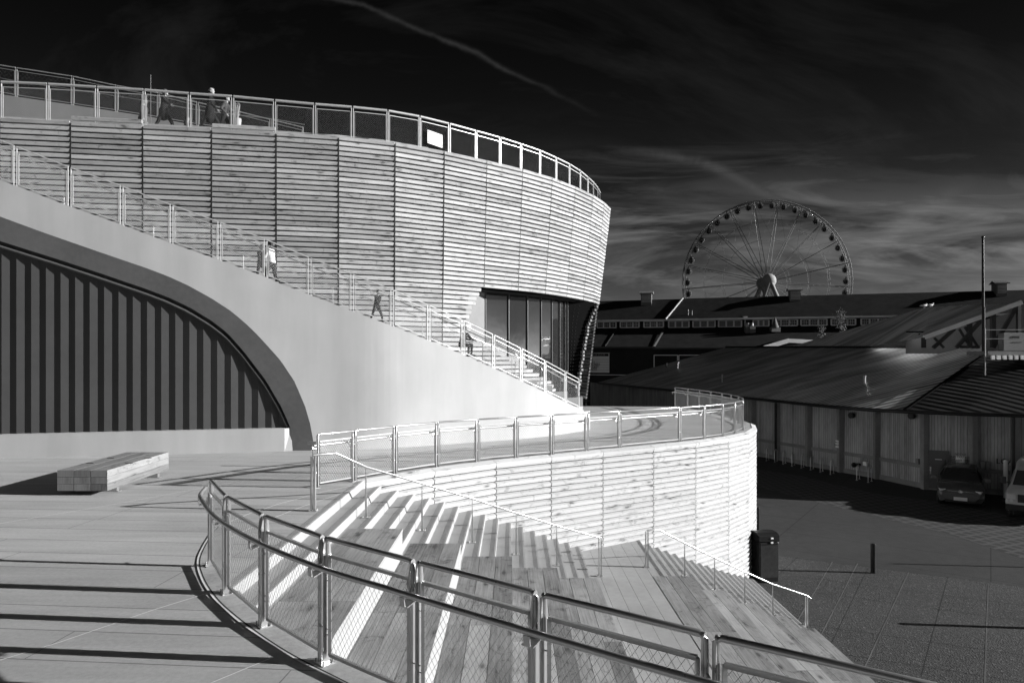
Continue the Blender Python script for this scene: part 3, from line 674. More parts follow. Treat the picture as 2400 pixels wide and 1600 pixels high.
# ================================================================ railings
def railing(name, label, base, top=1.07, side=1, detail=2, mesh=.055, bot=.09, itop=.16, hand=.82, hside=1, group=None, sloped=False, skip=(), wire=.0012, tops=None, brackets=True, postw=.075, wiremat='wire', start=None, st='steel', trail=.021, pth=.006):
    base = [Vector(b) if len(b) == 3 else Vector((b[0], b[1], 0)) for b in base]
    st_ = st; T = thing(name, label, 'railing', base[0], absol=True, group=group)
    n = len(base); up = Vector((0, 0, 1)); hts = [(tops[i]-base[i].z if tops else top) for i in range(n)]
    dirs = []
    for i in range(n):
        t = base[min(i+1, n-1)]-base[max(i-1, 0)]; t.z = 0; dirs.append(t.normalized())
    hp = []
    for i in range(n):
        p, t, h = base[i], dirs[i], hts[i]; nrm = Vector((t.y, -t.x, 0)); m = MB()
        for s in (-1, 1):
            if (i == 0 and s == -1) or (i == n-1 and s == 1): continue
            c = p+t*(.035*s)
            w = postw/2; k = 6; prof = [(-w, 0), (w, 0), (w, h-.12)]+[(w*.62*math.cos(a*math.pi/k), h-.03+w*.62*math.sin(a*math.pi/k)) for a in range(k+1)]+[(-w, h-.12)]
            A = [c+nrm*x+up*z-t*pth for x, z in prof]; B = [c+nrm*x+up*z+t*pth for x, z in prof]; q = len(prof)
            m.add(A+B, [tuple(range(q-1, -1, -1)), tuple(range(q, 2*q))]+[(j, (j+1) % q, q+(j+1) % q, q+j) for j in range(q)])
        m.box(p+up*.006, (.07, max(postw*.8, .03), .006), (t, nrm, up))
        if detail > 1:
            for a in (-1, 1):
                for b in (-1, 1): m.tube(p+t*.055*a+nrm*.045*b+up*.01, p+t*.055*a+nrm*.045*b+up*.045, .008, 6)
            m.tube(p-t*.05+up*h*.28, p+t*.05+up*h*.28, .007, 6); m.tube(p-t*.05+up*h*.72, p+t*.05+up*h*.72, .007, 6)
        m.build('post', M[st], T)
    for i in range(n-1):
        if i in skip: continue
        a, b = base[i], base[i+1]; t = (b-a); th = t.copy(); th.z = 0; L = th.length; th.normalize(); nrm = Vector((th.y, -th.x, 0))
        def pt(s, z): return a+th*s+up*((b.z-a.z)*s/L+z)
        def hh(s): return hts[i]+(hts[i+1]-hts[i])*s/L
        m = MB(); g = .03; m.pipe([pt(g, hh(g)-.3), pt(g, hh(g)-.045), pt(g+.03, hh(g)-.022), pt(L-g-.03, hh(L)-.022), pt(L-g, hh(L)-.045), pt(L-g, hh(L)-.3)] if detail > 1 else [pt(g, hh(g)-.022), pt(L-g, hh(L)-.022)], trail, 10 if detail > 1 else 6)
        m.build('top_rail', M['steel' if detail > 1 else 'steel_mid'], T)
        s0, s1 = .075, L-.075; fr = MB(); r = .013 if detail > 1 else .011
        for (p, q) in ((pt(s0, bot), pt(s1, bot)), (pt(s0, hh(s0)-itop), pt(s1, hh(s1)-itop)), (pt(s0, bot), pt(s0, hh(s0)-itop)), (pt(s1, bot), pt(s1, hh(s1)-itop))): fr.bar(p, q, r*2, r*2)
        if detail > 1:
            for z in (.25, .7): fr.tube(pt(.03, z), pt(s0, z), .006, 6); fr.tube(pt(L-.03, z), pt(s1, z), .006, 6)
        fo = fr.build('panel_frame', M['steel' if detail > 1 else 'steel_mid'], T)
        w = MB(); W = s1-s0; Hh = (hh(s0)-itop-bot); k = 1.45 if detail > 1 else 1.0      # diamonds taller than wide
        step = mesh*(W/round(W/mesh))/mesh*1.0; rows = Hh
        cnt = int((W+rows/k)/mesh)+2
        for sg in (1, -1):
            for c in range(-1, cnt):
                # line: s = c*mesh - or + z/k
                x0 = s0+c*mesh if sg < 0 else s1-c*mesh
                zs_, pts = [0, rows], []
                def sx(z): return x0+(-z/k if sg < 0 else z/k)
                z0, z1 = 0.0, rows
                if sg < 0:
                    if sx(z0) > s1: z0 = (x0-s1)*k
                    if sx(z1) < s0: z1 = (x0-s0)*k
                else:
                    if sx(z0) < s0: z0 = (s0-x0)*k
                    if sx(z1) > s1: z1 = (s1-x0)*k
                if z1-z0 < .01: continue
                w.tube(pt(sx(z0), bot+z0), pt(sx(z1), bot+z1), wire, 3, caps=False)
        w.build('mesh_infill', M[wiremat], fo)
    if hand:
        for i in range(n): hp.append(base[i]+up*(hand)+Vector((dirs[i].y, -dirs[i].x, 0))*(-.12*hside))
        c = cr(hp, 5)
        if start is not None: c = cr([Vector(start)]+hp[:2], 5)[:5]+c
        m = MB(); m.pipe(c, .024 if detail > 1 else .018, 12 if detail > 1 else 6); m.build('handrail', M['steel'], T)
        if brackets:
            for i in range(n):
                t = dirs[i]; nr = Vector((t.y, -t.x, 0))*(-hside); q = base[i]+up*hand; m = MB()
                m.bar(q+nr*.03-up*.06, q+nr*.13-up*.09, .09, .008); m.bar(q+nr*.13-up*.09, q+nr*.14-up*.02, .05, .008); m.bar(q+nr*.03-up*.0, q+nr*.03-up*.09, .05, .01)
                m.build('bracket', M['steel'], T)
    return T
railing('curved_railing', 'nearest railing, thick round rails and wire mesh curving along the kerb', FA, detail=2, mesh=.056, hside=-1, wire=.0017, wiremat='wiredark', hand=.845, start=(-4.02, 8.95, .845))
railing('curved_railing', 'long curved mesh railing on top of the timber-clad retaining wall', FB, detail=2, mesh=.055, hside=1, wire=.0023, postw=.045, pth=.007)
# stair railing on the white wall
spx = [-95, 36, 163, 285, 402, 514, 622.6, 726, 825.5, 919, 1005, 1085, 1157, 1221.5, 1277.5, 1325, 1358]
sb = []
for px in spx:
    t = sw_top(px); p = hit(px, offs(SW, -.12)); sb.append((p.x, p.y, t.z-.01))
railing('stair_railing', 'sloping mesh railing climbing along the top of the white stair wall', sb, detail=1, mesh=.075, wire=.0014, hside=1, itop=.15, postw=.02, pth=.009, trail=.018, st='steel_lit')
# second handrail inside the stair, short posts
T = thing('stair_handrail', 'low sloping handrail between the stair and the timber pavilion', 'handrail', sb[1], absol=True)
hp = []
for px in range(-60, 1340, 70):
    t = sw_top(px); p = hit(px, offs(SW, -2.3)); hp.append(Vector((p.x, p.y, t.z+.72)))
MB().pipe(hp, .02, 6).build('rail', M['steel'], T)
for p in hp[::3]: MB().tube(p, p-Vector((0, 0, .75)), .012, 6).build('post', M['duct'], T)
# roof edge railing
rpx = [-120, 1, 112, 226.5, 337.6, 443.6, 545.4, 643.5, 737.5, 826, 909, 984, 1053, 1115.6, 1172, 1221, 1265.6, 1303.7, 1334.7, 1360, 1378, 1391, 1400.7, 1406.5]
rpy = [186, 192, 197, 204, 210.6, 219, 226, 235.4, 244, 251, 259.5, 273, 290, 307, 322.5, 337.8, 353, 370, 385, 400.7, 416, 428, 440, 451.7]
rbse, rt_ = [], []
TSo = offs(TS, -.16)
for a, b in zip(rpx, rpy):
    p = hit(a, TSo[:18]) if a < 1395 else None
    if p is None:
        d = {1400.7: 38.0, 1406.5: 39.6}[a]; p = Vector(((a-CX)*d/F, d))
    rbse.append((p.x, p.y, ZT-.04)); rt_.append(H+(HY-b)*p.y/F+.02)
railing('roof_railing', 'curved mesh railing round the edge of the pavilion roof', rbse, detail=1, mesh=.08, wire=.0009, wiremat='wireroof', tops=rt_, hand=0, bot=.06, itop=.19, st='steel_lit', postw=.026, pth=.01, trail=.045)
# ramp railing behind
qx = [-100, 38, 170, 273, 372, 463, 553, 634, 712]; qy = [135, 158, 178, 199.5, 217, 239, 259, 279, 298]
bz = [lerp(x, rx, ry) for x in qx]
railing('ramp_railing', 'distant mesh railing descending behind the roof terrace', [tuple(P(x, y, 31.2)) for x, y in zip(qx, bz)], detail=1, mesh=.2, wire=.0008, wiremat='wireroof', tops=[P(x, y, 31.2).z for x, y in zip(qx, qy)], hand=.75, brackets=False, bot=.08, st='steel_lit', postw=.02, pth=.01)
# sign plate on the roof railing
sg = MB(); a = P(1003, 306, 24.9); b = P(1034, 337, 24.9)
p0 = hit(1002, offs(TS, -.06)); p1 = hit(1037, offs(TS, -.06)); z1 = H+(HY-304)*p0.y/F; z0 = H+(HY-335)*p0.y/F; dz = -.10
SP = thing('railing_sign', 'blank white plate fixed to the roof railing', 'sign', (p0.x, p0.y, z0), absol=True)
sg.add([(p0.x, p0.y, z0), (p1.x, p1.y, z0+dz), (p1.x, p1.y, z1+dz), (p0.x, p0.y, z1), (p0.x, p0.y+.02, z0), (p1.x, p1.y+.02, z0+dz), (p1.x, p1.y+.02, z1+dz), (p0.x, p0.y+.02, z1)], [(0, 1, 2, 3), (7, 6, 5, 4), (0, 4, 5, 1), (3, 2, 6, 7), (1, 5, 6, 2), (0, 3, 7, 4)])
sg.build('plate', M['sign_white'], SP)
rv_ = MB()
for t in (.06, .94):
    for zz_ in (z0+.06, z1-.06): q = p0.lerp(p1, t); rv_.tube((q.x, q.y-.012, zz_+dz*t), (q.x, q.y+.01, zz_+dz*t), .02, 8)
rv_.build('bolt', M['black_metal'], SP)
# stair handrails among the steps
def handrail(label, feet, tops, bend, end=None):
    feet = [Vector(f) for f in feet]; T = thing('stair_handrail', label, 'handrail', feet[0], absol=True, group='handrails on the seating steps')
    for i, f in enumerate(feet):
        m = MB(); z = tops[i]; big = i in (0, len(feet)-1); w = .05 if big else .035
        for s in ((-1, 1) if big else (0,)):
            c = f+Vector((.028*s, 0, 0)); vs = [c+Vector((dx, dy, 0)) for dx in (-.008, .008) for dy in (-w, w)]+[Vector((c.x+dx, c.y+dy, z-.02)) for dx in (-.008, .008) for dy in (-.014, .014)]
            if not big: vs = [c+Vector((dx, dy, 0)) for dx in (-.022, .022) for dy in (-.012, .012)]+[Vector((c.x+dx, c.y+dy, z-.02)) for dx in (-.005, .005) for dy in (-.012, .012)]
            if big: vs = [c+Vector((dx, dy, 0)) for dx in (-.012, .012) for dy in (-w, w)]+[Vector((c.x+dx, c.y+dy, z-.02)) for dx in (-.012, .012) for dy in (-.02, .02)]
            m.add(vs, [(0, 1, 5, 4), (1, 3, 7, 5), (3, 2, 6, 7), (2, 0, 4, 6), (4, 5, 7, 6)])
        m.box(f+Vector((0, 0, .006)), (.07, .06, .006))
        for a in (-1, 1):
            for b in (-1, 1): m.tube(f+Vector((.052*a, .045*b, .01)), f+Vector((.052*a, .045*b, .04)), .008, 6)
        m.build('post', M['steel'], T)
    pts = [Vector((feet[0].x, feet[0].y, tops[0]))]+bend+[Vector((f.x, f.y, tops[i])) for i, f in enumerate(feet) if i > 0]+([end] if end else [])
    MB().pipe(pts, .021, 12).build('rail', M['steel'], T)
ft = [(-3.32, 11.4, 0), (-2.62, 12.25, -.312), (-1.74, 13.2, -.78), (-.82, 14.08, -1.248), (.09, 14.85, -1.716), (1.02, 15.6, -2.184), (2.1, 16.3, LZ)]
handrail('upper steel handrail leading down the steps to the landing', ft, [.93, .60, .13, -.34, -.81, -1.27, -1.73], [Vector((-3.0, 11.63, .93))])
lf = [(3.36, 17.02, LZ), (4.5, 17.8, LZ-RZ*3), (5.37, 18.1, LZ-RZ*6), (6.27, 18.4, LZ-RZ*9), (7.18, 18.8, LZ-RZ*12), (8.36, 19.35, GZ+.02)]
handrail('lower steel handrail leading from the landing down to the plaza', lf, [LZ+.91, LZ-RZ*3+.86, LZ-RZ*6+.86, LZ-RZ*9+.86, LZ-RZ*12+.86, -4.17], [Vector((3.68, 17.12, LZ+.91))], Vector((8.5, 19.4, -4.27)))
# ================================================================ terrace objects
# bench of nine timbers
BN = thing('timber_bench', 'low bench of nine thick timbers standing on the sunlit terrace', 'bench', (-8.0, 13.8, 0), absol=True)
x0, x1, y0, y1 = -8.44, -7.5, 12.66, 15.12; tz = .47; bh = .128; bwid = (x1-x0)/3; sk = -.1
for r in range(3):
    for c in range(3):
        m = MB(); za, zb = tz-bh*(r+1)+.005, tz-bh*r; a, b = x0+bwid*c+.006, x0+bwid*(c+1)-.006; o_ = random.random()*60; v = random.randint(0, 300)*.5
        q = [(a, y0), (b, y0), (b+sk, y1), (a+sk, y1)]
        m.face([(*q[0], zb), (*q[1], zb), (*q[2], zb), (*q[3], zb)], [(o_, v), (o_, v+.3), (o_+2.5, v+.3), (o_+2.5, v)])
        m.face([(*q[1], za), (*q[2], za), (*q[2], zb), (*q[1], zb)], [(o_, v), (o_+2.5, v), (o_+2.5, v+.13), (o_, v+.13)])
        m.face([(*q[0], za), (*q[1], za), (*q[1], zb), (*q[0], zb)], [(o_, v), (o_+.06, v+.3), (o_+.1, v+.3), (o_+.03, v)])
        m.face([(*q[3], za), (*q[0], za), (*q[0], zb), (*q[3], zb)], [(o_, v), (o_+2.5, v), (o_+2.5, v+.13), (o_, v+.13)])
        m.face([(*q[2], za), (*q[3], za), (*q[3], zb), (*q[2], zb)]); m.face([(*q[3], za), (*q[2], za), (*q[1], za), (*q[0], za)])
        m.build('timber', M['bench'], BN)
for yy in (13.1, 14.6):
    m = MB(); m.bx(x0+.1, x1-.02, yy-.06, yy+.06, .0, .012); m.bx(x0+.15, x1-.06, yy-.04, yy+.04, .012, .086); m.build('bench_foot', M['steel'], BN)
for yy in (13.5, 14.2):
    for xx in (x0+.02, x1-.14): m = MB(); m.bx(xx, xx+.14, yy-.012, yy+.012, tz+.001, tz+.01); m.build('skate_stop', M['black_metal'], BN)
# small weeds behind the bench
PL = thing('weed', 'few thin dry weeds growing behind the bench', 'plant', tuple(G(297, 1058)), absol=True)
m = MB(); b0 = G(297, 1060)
for k in range(9):
    x = b0.x+random.uniform(-.35, .2); y = b0.y+random.uniform(.0, .5); hgt = random.uniform(.55, .85)
    m.tube((x, y, 0), (x+random.uniform(-.05, .05), y, hgt*.8), .004, 4)
    for j in range(4):
        c = Vector((x, y, hgt*(.6+.1*j))); d_ = Vector((random.uniform(-1, 1)*.05, 0, random.uniform(.02, .07))); m.face([c, c+d_+Vector((.03, 0, 0)), c+d_*2.2, c+d_-Vector((.03, 0, 0))])
m.build('stem', M['leaf'], PL)
# drain bracket at the start of the long railing
# ================================================================ plaza objects
def bollard(loc, label, cat='bollard'):
    T = thing('bollard', label, cat, loc, group='black bollards on the plaza')
    MB().tube((0, 0, 0), (0, 0, 1.0), .088, 20).build('shaft', M['black_metal'], T)
    m = MB(); m.tube((0, 0, 1.0), (0, 0, 1.03), .092, 20); m.sph((0, 0, 1.03), (.09, .09, .035), 20, 8); m.build('cap', M['black_metal'], T)
    return T
b1 = G(2046.5, 1342, GZ); bollard(b1, 'black bollard standing alone in the sun on the aggregate paving edge')
b2 = G(1776, 1243, GZ); bollard(b2, 'black bollard partly behind the timber-clad wall beside the waste bin')
bollard(Vector((15.05, 19.45, GZ)), 'black bollard near the right edge of the paving')
T = thing('sign_post', 'tall thin dark post on the plaza right of the paving', 'post', (26.9, 24.45, GZ)); MB().tube((0, 0, 0), (0, 0, 3.45), .045, 8).build('shaft', M['black_metal'], T); MB().sph((0, 0, 3.45), .06).build('cap', M['black_metal'], T)
tb = G(1790, 1358, GZ)
TB = thing('waste_bin', 'tall black waste compactor bin at the foot of the steps', 'bin', tb, R(8))
m = MB(); m.box((0, 0, .72), (.35, .38, .68)); m.build('cabinet', M['black_metal'], TB, bevel=.03)
m = MB(); prof = [(-.4, 1.42), (.4, 1.42), (.4, 1.52), (.3, 1.66), (.1, 1.71), (-.2, 1.7), (-.4, 1.64)]
A = [Vector((-.37, y, z)) for y, z in prof]; B = [Vector((.37, y, z)) for y, z in prof]; q = 7
m.add(A+B, [tuple(range(q)), tuple(range(2*q-1, q-1, -1))]+[((j+1) % q, j, q+j, q+(j+1) % q) for j in range(q)]); m.build('hood', M['black_metal'], TB, bevel=.015)
m = MB(); m.bx(-.31, .3, -.392, -.38, .2, 1.3); m.build('front_door', mottled('bin_panel', .035, .3, rough=.3), TB)
m = MB(); m.bx(.05, .13, -.425, -.4, 1.52, 1.57); m.bx(.05, .13, -.41, -.385, 1.37, 1.42); m.build('sticker', M['sign_white'], TB)
m = MB(); m.bx(.35, .37, -.3, -.25, .7, .8); m.bx(.35, .37, -.3, -.25, .9, 1.0); m.build('latch', M['chrome'], TB)
# bike racks
rk = [(322, 770, 378, 748), (388, 782, 430, 764), (453, 797, 508, 775), (523, 812, 582, 788), (597, 828, 655, 800), (670, 842, 726, 820), (746, 860, 800, 835), (826, 878, 888, 856), (1034, 922, 1094, 893), (1124, 940, 1190, 916)]
wh = ['farthest', 'second farthest', 'third farthest', 'fourth farthest', 'fifth farthest', 'sixth farthest', 'seventh farthest', 'nearest of the row of eight', 'farther of the separate pair', 'nearer of the separate pair']
for k, (a, b, c, d) in enumerate(rk):
    p = G(1700+a/3.357, 850+b/3.357, GZ); q = G(1700+c/3.357, 850+d/3.357, GZ); t = (q-p).normalized(); L = .62; q = p+t*L
    o = MB(); pts = [p]+[p+Vector((0, 0, .7))]+[p+t*(L/2-L/2*math.cos(j*math.pi/8))+Vector((0, 0, .7+.24*math.sin(j*math.pi/8))) for j in range(1, 8)]+[q+Vector((0, 0, .7)), q]
    T = thing('bike_rack', 'inverted U steel bike rack by the shed wall, %s%s' % (wh[k], '' if k > 6 else ' of the row of eight'), 'bike rack', p, group='bike racks along the shed wall', absol=True)
    o.pipe(pts, .026, 8); o.build('hoop', M['steel'], T)
    m = MB()
    for r in (p, q): m.tube(r, r+Vector((0, 0, .012)), .07, 10)
    m.build('foot_plate', M['steel'], T)
# ================================================================ timber shed
FP = [(10.2, 89), (12.0, 82), (15.6, 69), (17.6, 60.5), (19.3, 54.2), (21.4, 48.6), (23.4, 43.8), (24.5, 40.2), (28.3, 38.2), (33.5, 36.6), (40, 36)]
FPv = [Vector(p) for p in FP]
SH = thing('market_shed', 'long low timber shed with a dark corrugated metal roof', 'building', (24.5, 40.2, GZ), absol=True)
for i in range(len(FPv)-1):
    a, b = FPv[i], FPv[i+1]; L = (b-a).length; m = MB(); u = i*20.0
    m.face([(a.x, a.y, GZ), (b.x, b.y, GZ), (b.x, b.y, -.55), (a.x, a.y, -.55)], [(u, 0), (u+L, 0), (u+L, 4.6), (u, 4.6)]); m.build('board_wall', M['boards'], SH)
    t = (b-a).normalized(); n = Vector((t.y, -t.x)); m = MB(); m.bar((a.x+n.x*.05, a.y+n.y*.05, GZ+1.3), (b.x+n.x*.05, b.y+n.y*.05, GZ+1.3), .1, .22); m.bar((a.x+n.x*.04, a.y+n.y*.04, GZ+.15), (b.x+n.x*.04, b.y+n.y*.04, GZ+.15), .08, .3); m.build('ledger_rail', M['shedtrim'], SH)
for px in (1768, 1824, 1897, 1972, 2056, 2169, 2283, 2380):
    p = hit(px, FPv); m = MB(); m.box((p.x-.1, p.y-.1, GZ+2.25), (.16, .16, 2.3)); m.build('wall_post', M['shedtrim'], SH)
for px in (1824, 2380):
    p = hit(px, FPv); m = MB(); m.tube((p.x-.3, p.y-.25, GZ), (p.x-.3, p.y-.25, -.6), .09, 10); m.build('downpipe', M['black_metal'], SH)
def zr(x, y):                                  # main roof plane rising towards +x
    return -.45+.272*(x-(10.8+(85.4-y)*.2315))
rf = MB(); E = [(10.8, 85.4), (15.2, 68.3), (18.2, 54.0), (20.4, 43.9), (21.6, 41.2), (22.9, 39.8)]; ez = [-.45, -.48, -.5, -.5, -.5, -.47]
hipb = Vector((31.35, 45.6, 2.65)); T0 = Vector((26.8, 85.4, 3.93)); T1 = Vector((33.1, 48.1, 3.29))
tops = [T0, Vector((28.9, 73, 3.72)), Vector((31.0, 60.5, 3.5)), Vector((32.6, 51, 3.35)), T1, hipb]
for i in range(5): rf.face([(*E[i], ez[i]), (*E[i+1], ez[i+1]), tops[i+1], tops[i]])
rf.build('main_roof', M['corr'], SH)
h2 = MB(); E2 = [(22.9, 39.8), (25.0, 38.2), (28.3, 36.7), (33.5, 35.4), (42, 34.8)]; t2 = [hipb, (32.4, 44.6, 2.65), (34.5, 43.2, 2.65), (37, 42.5, 2.65), (44, 42, 2.65)]
for i in range(4): h2.face([(*E2[i], -.47), (*E2[i+1], -.47), t2[i+1], t2[i]])
h2.face([hipb, t2[1], (34, 46, 3.0), T1]); h2.face([t2[1], t2[2], (36, 46, 3.0), (34, 46, 3.0)]); h2.face([t2[2], t2[3], t2[4], (44, 46, 3), (36, 46, 3)])
h2.build('hip_roof', M['seam'], SH)
MB().bar((22.9, 39.8, -.42), hipb+Vector((0, 0, .04)), .2, .06).build('hip_cap', mottled('hip_flashing', .008, .2, rough=1, spec=0), SH)
gt = MB(); ee = [Vector((*p, -.55)) for p in E]+[Vector((*p, -.55)) for p in E2[1:]]; gt.pipe(ee, .11, 8); gt.build('gutter', M['black_metal'], SH)
sf = MB()
for i in range(len(ee)-1): 
    a, b = ee[i], ee[i+1]; sf.face([a, b, b+Vector((2.2, .9, 0)), a+Vector((2.2, .9, 0))])
sf.build('eave_soffit', M['dark'], SH)
MB().face([T0, T1, (44, 48, 3.3), (44, 85, 3.9)]); bkf = MB(); bkf.face([(10.8, 85.4, -.5), T0, (26.8, 85.4, -.5)]); bkf.build('gable', M['dark'], SH)
for i, (px, py, h_) in enumerate(((1562, 861, .45), (1588, 866, .75), (1693, 893, .5), (2026, 897, .4))):
    k = (px-CX)/F; kz = (HY-py)/F     # solve the ray against the roof plane
    d = (H+.45+.272*(10.8+85.4*.2315))/(.272*(k+.2315)-kz); p = Vector((k*d, d, H+kz*d))
    T = thing('roof_vent', ['short dark vent pipe near the far end of the shed roof', 'pale capped vent pipe near the far end of the shed roof', 'pale vent pipe midway along the shed roof', 'small pale vent pipe low on the near part of the shed roof'][i], 'vent', p, group='vents on the shed roof')
    MB().tube((0, 0, -.1), (0, 0, h_), .09, 10).build('pipe', M['duct'] if i else M['black_metal'], T)
    MB().tube((0, 0, h_), (0, 0, h_+.1), .2 if i == 1 else .11, 10).build('cap', M['duct'] if i else M['black_metal'], T)
# upper monitor roof
UR = thing('monitor_roof', 'raised corrugated roof on timber trusses with a pale edge board', 'roof', (29, 48, 3.3), absol=True)
A, B, Cc, D = P(2165, 791, 48), P(2392, 709, 47), P(2147, 726, 67.8), P(1854, 812, 80)
Bx = B+(B-A)*.6; Cx = Cc+(B-A)*.6
m = MB(); D2 = Vector((31.3, 60.5, 3.55)); K2 = P(2183, 719, 60); m.face([A, B, K2, D2]); m.face([D2, K2, Cc, D]); m.build('roof_sheet', M['corr_lit'], UR)
m = MB(); m.bar(tops[0]+Vector((0, 0, .05)), tops[4]+Vector((0, 0, .05)), .3, .22); m.build('roof_flashing', M['dark'], UR)
m = MB(); m.bar(A+Vector((0, -.06, .02)), B+Vector((0, -.06, .02)), .3, .3); m.build('edge_board', M['white'], UR)
m = MB(); bz_ = 3.3
for t, w in ((0, .22), (.48, .26), (.72, .28), (.98, .22)):
    q = A.lerp(B, t); m.bx(q.x-w/2, q.x+w/2, q.y-.1, q.y+.12, bz_, q.z)
for a_, b_ in ((.1, .32), (.34, .62), (.72, .96)):
    q, r = A.lerp(B, a_), A.lerp(B, b_); m.bar((q.x, q.y, bz_), (r.x, r.y, r.z-.15), .2, .24); 
for a_, b_ in ((.22, .12), (.5, .38), (.58, .44)): 
    q, r = A.lerp(B, a_), A.lerp(B, b_); m.bar((q.x, q.y+.1, bz_), (r.x, r.y+.1, r.z-.3), .14, .14)
m.build('timber_truss', mottled('dark_truss', .045, .3), UR)
m = MB(); q = A+Vector((0, 2.2, 0)); r = B+Vector((0, 2.2, 0)); m.face([(q.x, q.y, bz_-.4), (r.x+3, r.y, bz_-.4), (r.x+3, r.y, r.z), (q.x, q.y, q.z-.2)]); w_ = m.build('gable_wall', mottled('pale_gable', .22, .1), UR)
m = MB()
for k in range(1, 9):
    x = q.x+.2+k*.78; m.bx(x-.05, x+.05, q.y-.08, q.y-.02, bz_-.4, q.z+(x-q.x)*.38)
m.bx(q.x, r.x+1, q.y-.07, q.y-.03, bz_+1.15, bz_+1.25); m.build('wall_batten', M['dark'], UR)
# gear platform at the frame edge
p = P(2355, 800, 43)
GB = thing('equipment_cabinet', 'grey equipment cabinet on a small roof platform', 'cabinet', p, absol=True)
m = MB(); m.bx(30.96, 35, 43, 43.5, 3.02, 4.15); m.build('cabinet_body', M['duct'] if False else mottled('cabinet_grey', .2, .1), GB, bevel=.03)
m = MB(); m.bx(31.5, 31.95, 42.98, 43, 3.8, 3.95); m.bx(31.5, 32.1, 42.985, 43, 3.55, 3.58); m.build('cabinet_vent', M['dark'], GB)
T = thing('roof_platform', 'small steel platform with pale block edge above the shed roof', 'platform', (31, 42, 2.6), absol=True)
m = MB(); m.bx(29.3, 40, 42, 44, 2.76, 3.0); m.build('deck', M['shedtrim'], T)
m = MB()
for k in range(12): m.bx(29.45+k*.36, 29.45+k*.36+.2, 41.9, 42, 2.48, 2.74)
m.build('edge_block', M['white'], T)
T2 = thing('platform_railing', 'pale pipe railing on the roof platform', 'railing', (30.9, 41.7, 2.6), absol=True)
m = MB(); m.tube((29.1, 42, 1.5), (29.1, 42, 4.38), .04, 8); m.build('post', M['cabin_grey'], T2); m = MB(); m.tube((29.1, 42, 4.3), (38, 42, 4.33), .025, 8); m.tube((29.1, 42, 3.75), (38, 42, 3.78), .02, 8); m.build('rail', M['steel'], T2)
for i_, (px, py, lb) in enumerate(((2166, 719, 'left one of two white gulls on the ridge of the raised roof'), (2181, 718, 'right one of two white gulls on the ridge of the raised roof'))):
    q = P(px, py, 61); GU = thing('gull', lb, 'bird', q, group='gulls on the raised roof'); m = MB(); m.sph((0, 0, .12), (.24, .1, .11), 12, 8); m.sph((.2, 0, .24), .075, 10, 8); m.tube((.12, 0, .14), (.19, 0, .24), .07, 8, .06); m.tube((.26, 0, .235), (.33, 0, .22), .018, 6, .006); m.tube((-.2, 0, .12), (-.4, 0, .1), .07, 8, .02); m.tube((0, .03, .04), (0, .03, -.12), .012, 5); m.tube((0, -.03, .04), (0, -.03, -.12), .012, 5); m.build('body', M['sign_white'], GU)
# flagpole
fp = P(2305, 860, 46)
T = thing('flagpole', 'tall bare dark flagpole rising above the shed', 'flagpole', (fp.x, fp.y, 1.6), absol=True)
m = MB(); m.tube((fp.x, fp.y, 1.2), (fp.x, fp.y, 6), .1, 12); m.tube((fp.x-.02, fp.y, 6), (fp.x-.04, fp.y, P(2304, 556, 46).z), .09, 12, .07); m.build('pole', M['black_metal'], T)
m = MB(); m.sph((fp.x-.04, fp.y, P(2304, 556, 46).z), .1); m.build('finial', M['black_metal'], T)
# pale skylight frame between shed and pier
T = thing('white_canopy', 'small white edged canopy between the shed and the pier building', 'canopy', tuple(P(1850, 800, 88)), absol=True)
m = MB(); pts = [P(1790, 815, 88), P(1848, 798, 88), P(1905, 801, 88)]; m.bar(pts[0], pts[1], .2, .55); m.bar(pts[1], pts[2], .2, .5); m.build('fascia', M['white'], T)
m = MB(); m.face([pts[0], pts[2]+Vector((0, 4, -.2)), pts[1]]); m.face([pts[0]+Vector((0,0,-.1)), pts[0]+Vector((0, 6, 0)), pts[1]+Vector((0, 6, 0)), pts[1]]); m.face([pts[1], pts[1]+Vector((0, 6, 0)), pts[2]+Vector((0, 6, 0)), pts[2]]); m.build('roof_sheet', M['dark'], T)
for px in (1800, 1850, 1900):
    q = P(px, 812, 88.2); m = MB(); m.tube((q.x, q.y, GZ), q, .12, 8); m.build('column', M['shedtrim'], T)
# door, notices, fixtures on the shed wall
def wallat(px, o=.06):
    p = hit(px, FPv)
    for i in range(len(FPv)-1):
        if FPv[i].x <= p.x <= FPv[i+1].x: t = (FPv[i+1]-FPv[i]).normalized()
    n = Vector((t.y, -t.x)); return p+n*o, t, n
def wallbox(mb, pxa, pxb, y0, y1, o=.06, th=.02):
    pa, t, n = wallat(pxa, o); pb, _, _ = wallat(pxb, o); za = H+(HY-y1)*pa.y/F; zb = H+(HY-y0)*pa.y/F
    c = (pa+pb)/2; L = (pb-pa).length; mb.box((c.x, c.y, (za+zb)/2), (L/2, th/2, (zb-za)/2), (Vector((t.x, t.y, 0)), Vector((n.x, n.y, 0)), Vector((0, 0, 1)))); return pa, pb, za, zb, t, n
m = MB(); wallbox(m, 2176, 2224, 1054, 1143, .1, .06); dr = m.build('door', M['door_grey'], SH)
m = MB(); wallbox(m, 2191, 2207, 1075, 1076.5, .14, .02); m.build('door_sign', M['white'], dr)
m = MB(); wallbox(m, 2179, 2182, 1093, 1110, .15, .03); m.build('handle', M['chrome'], dr)
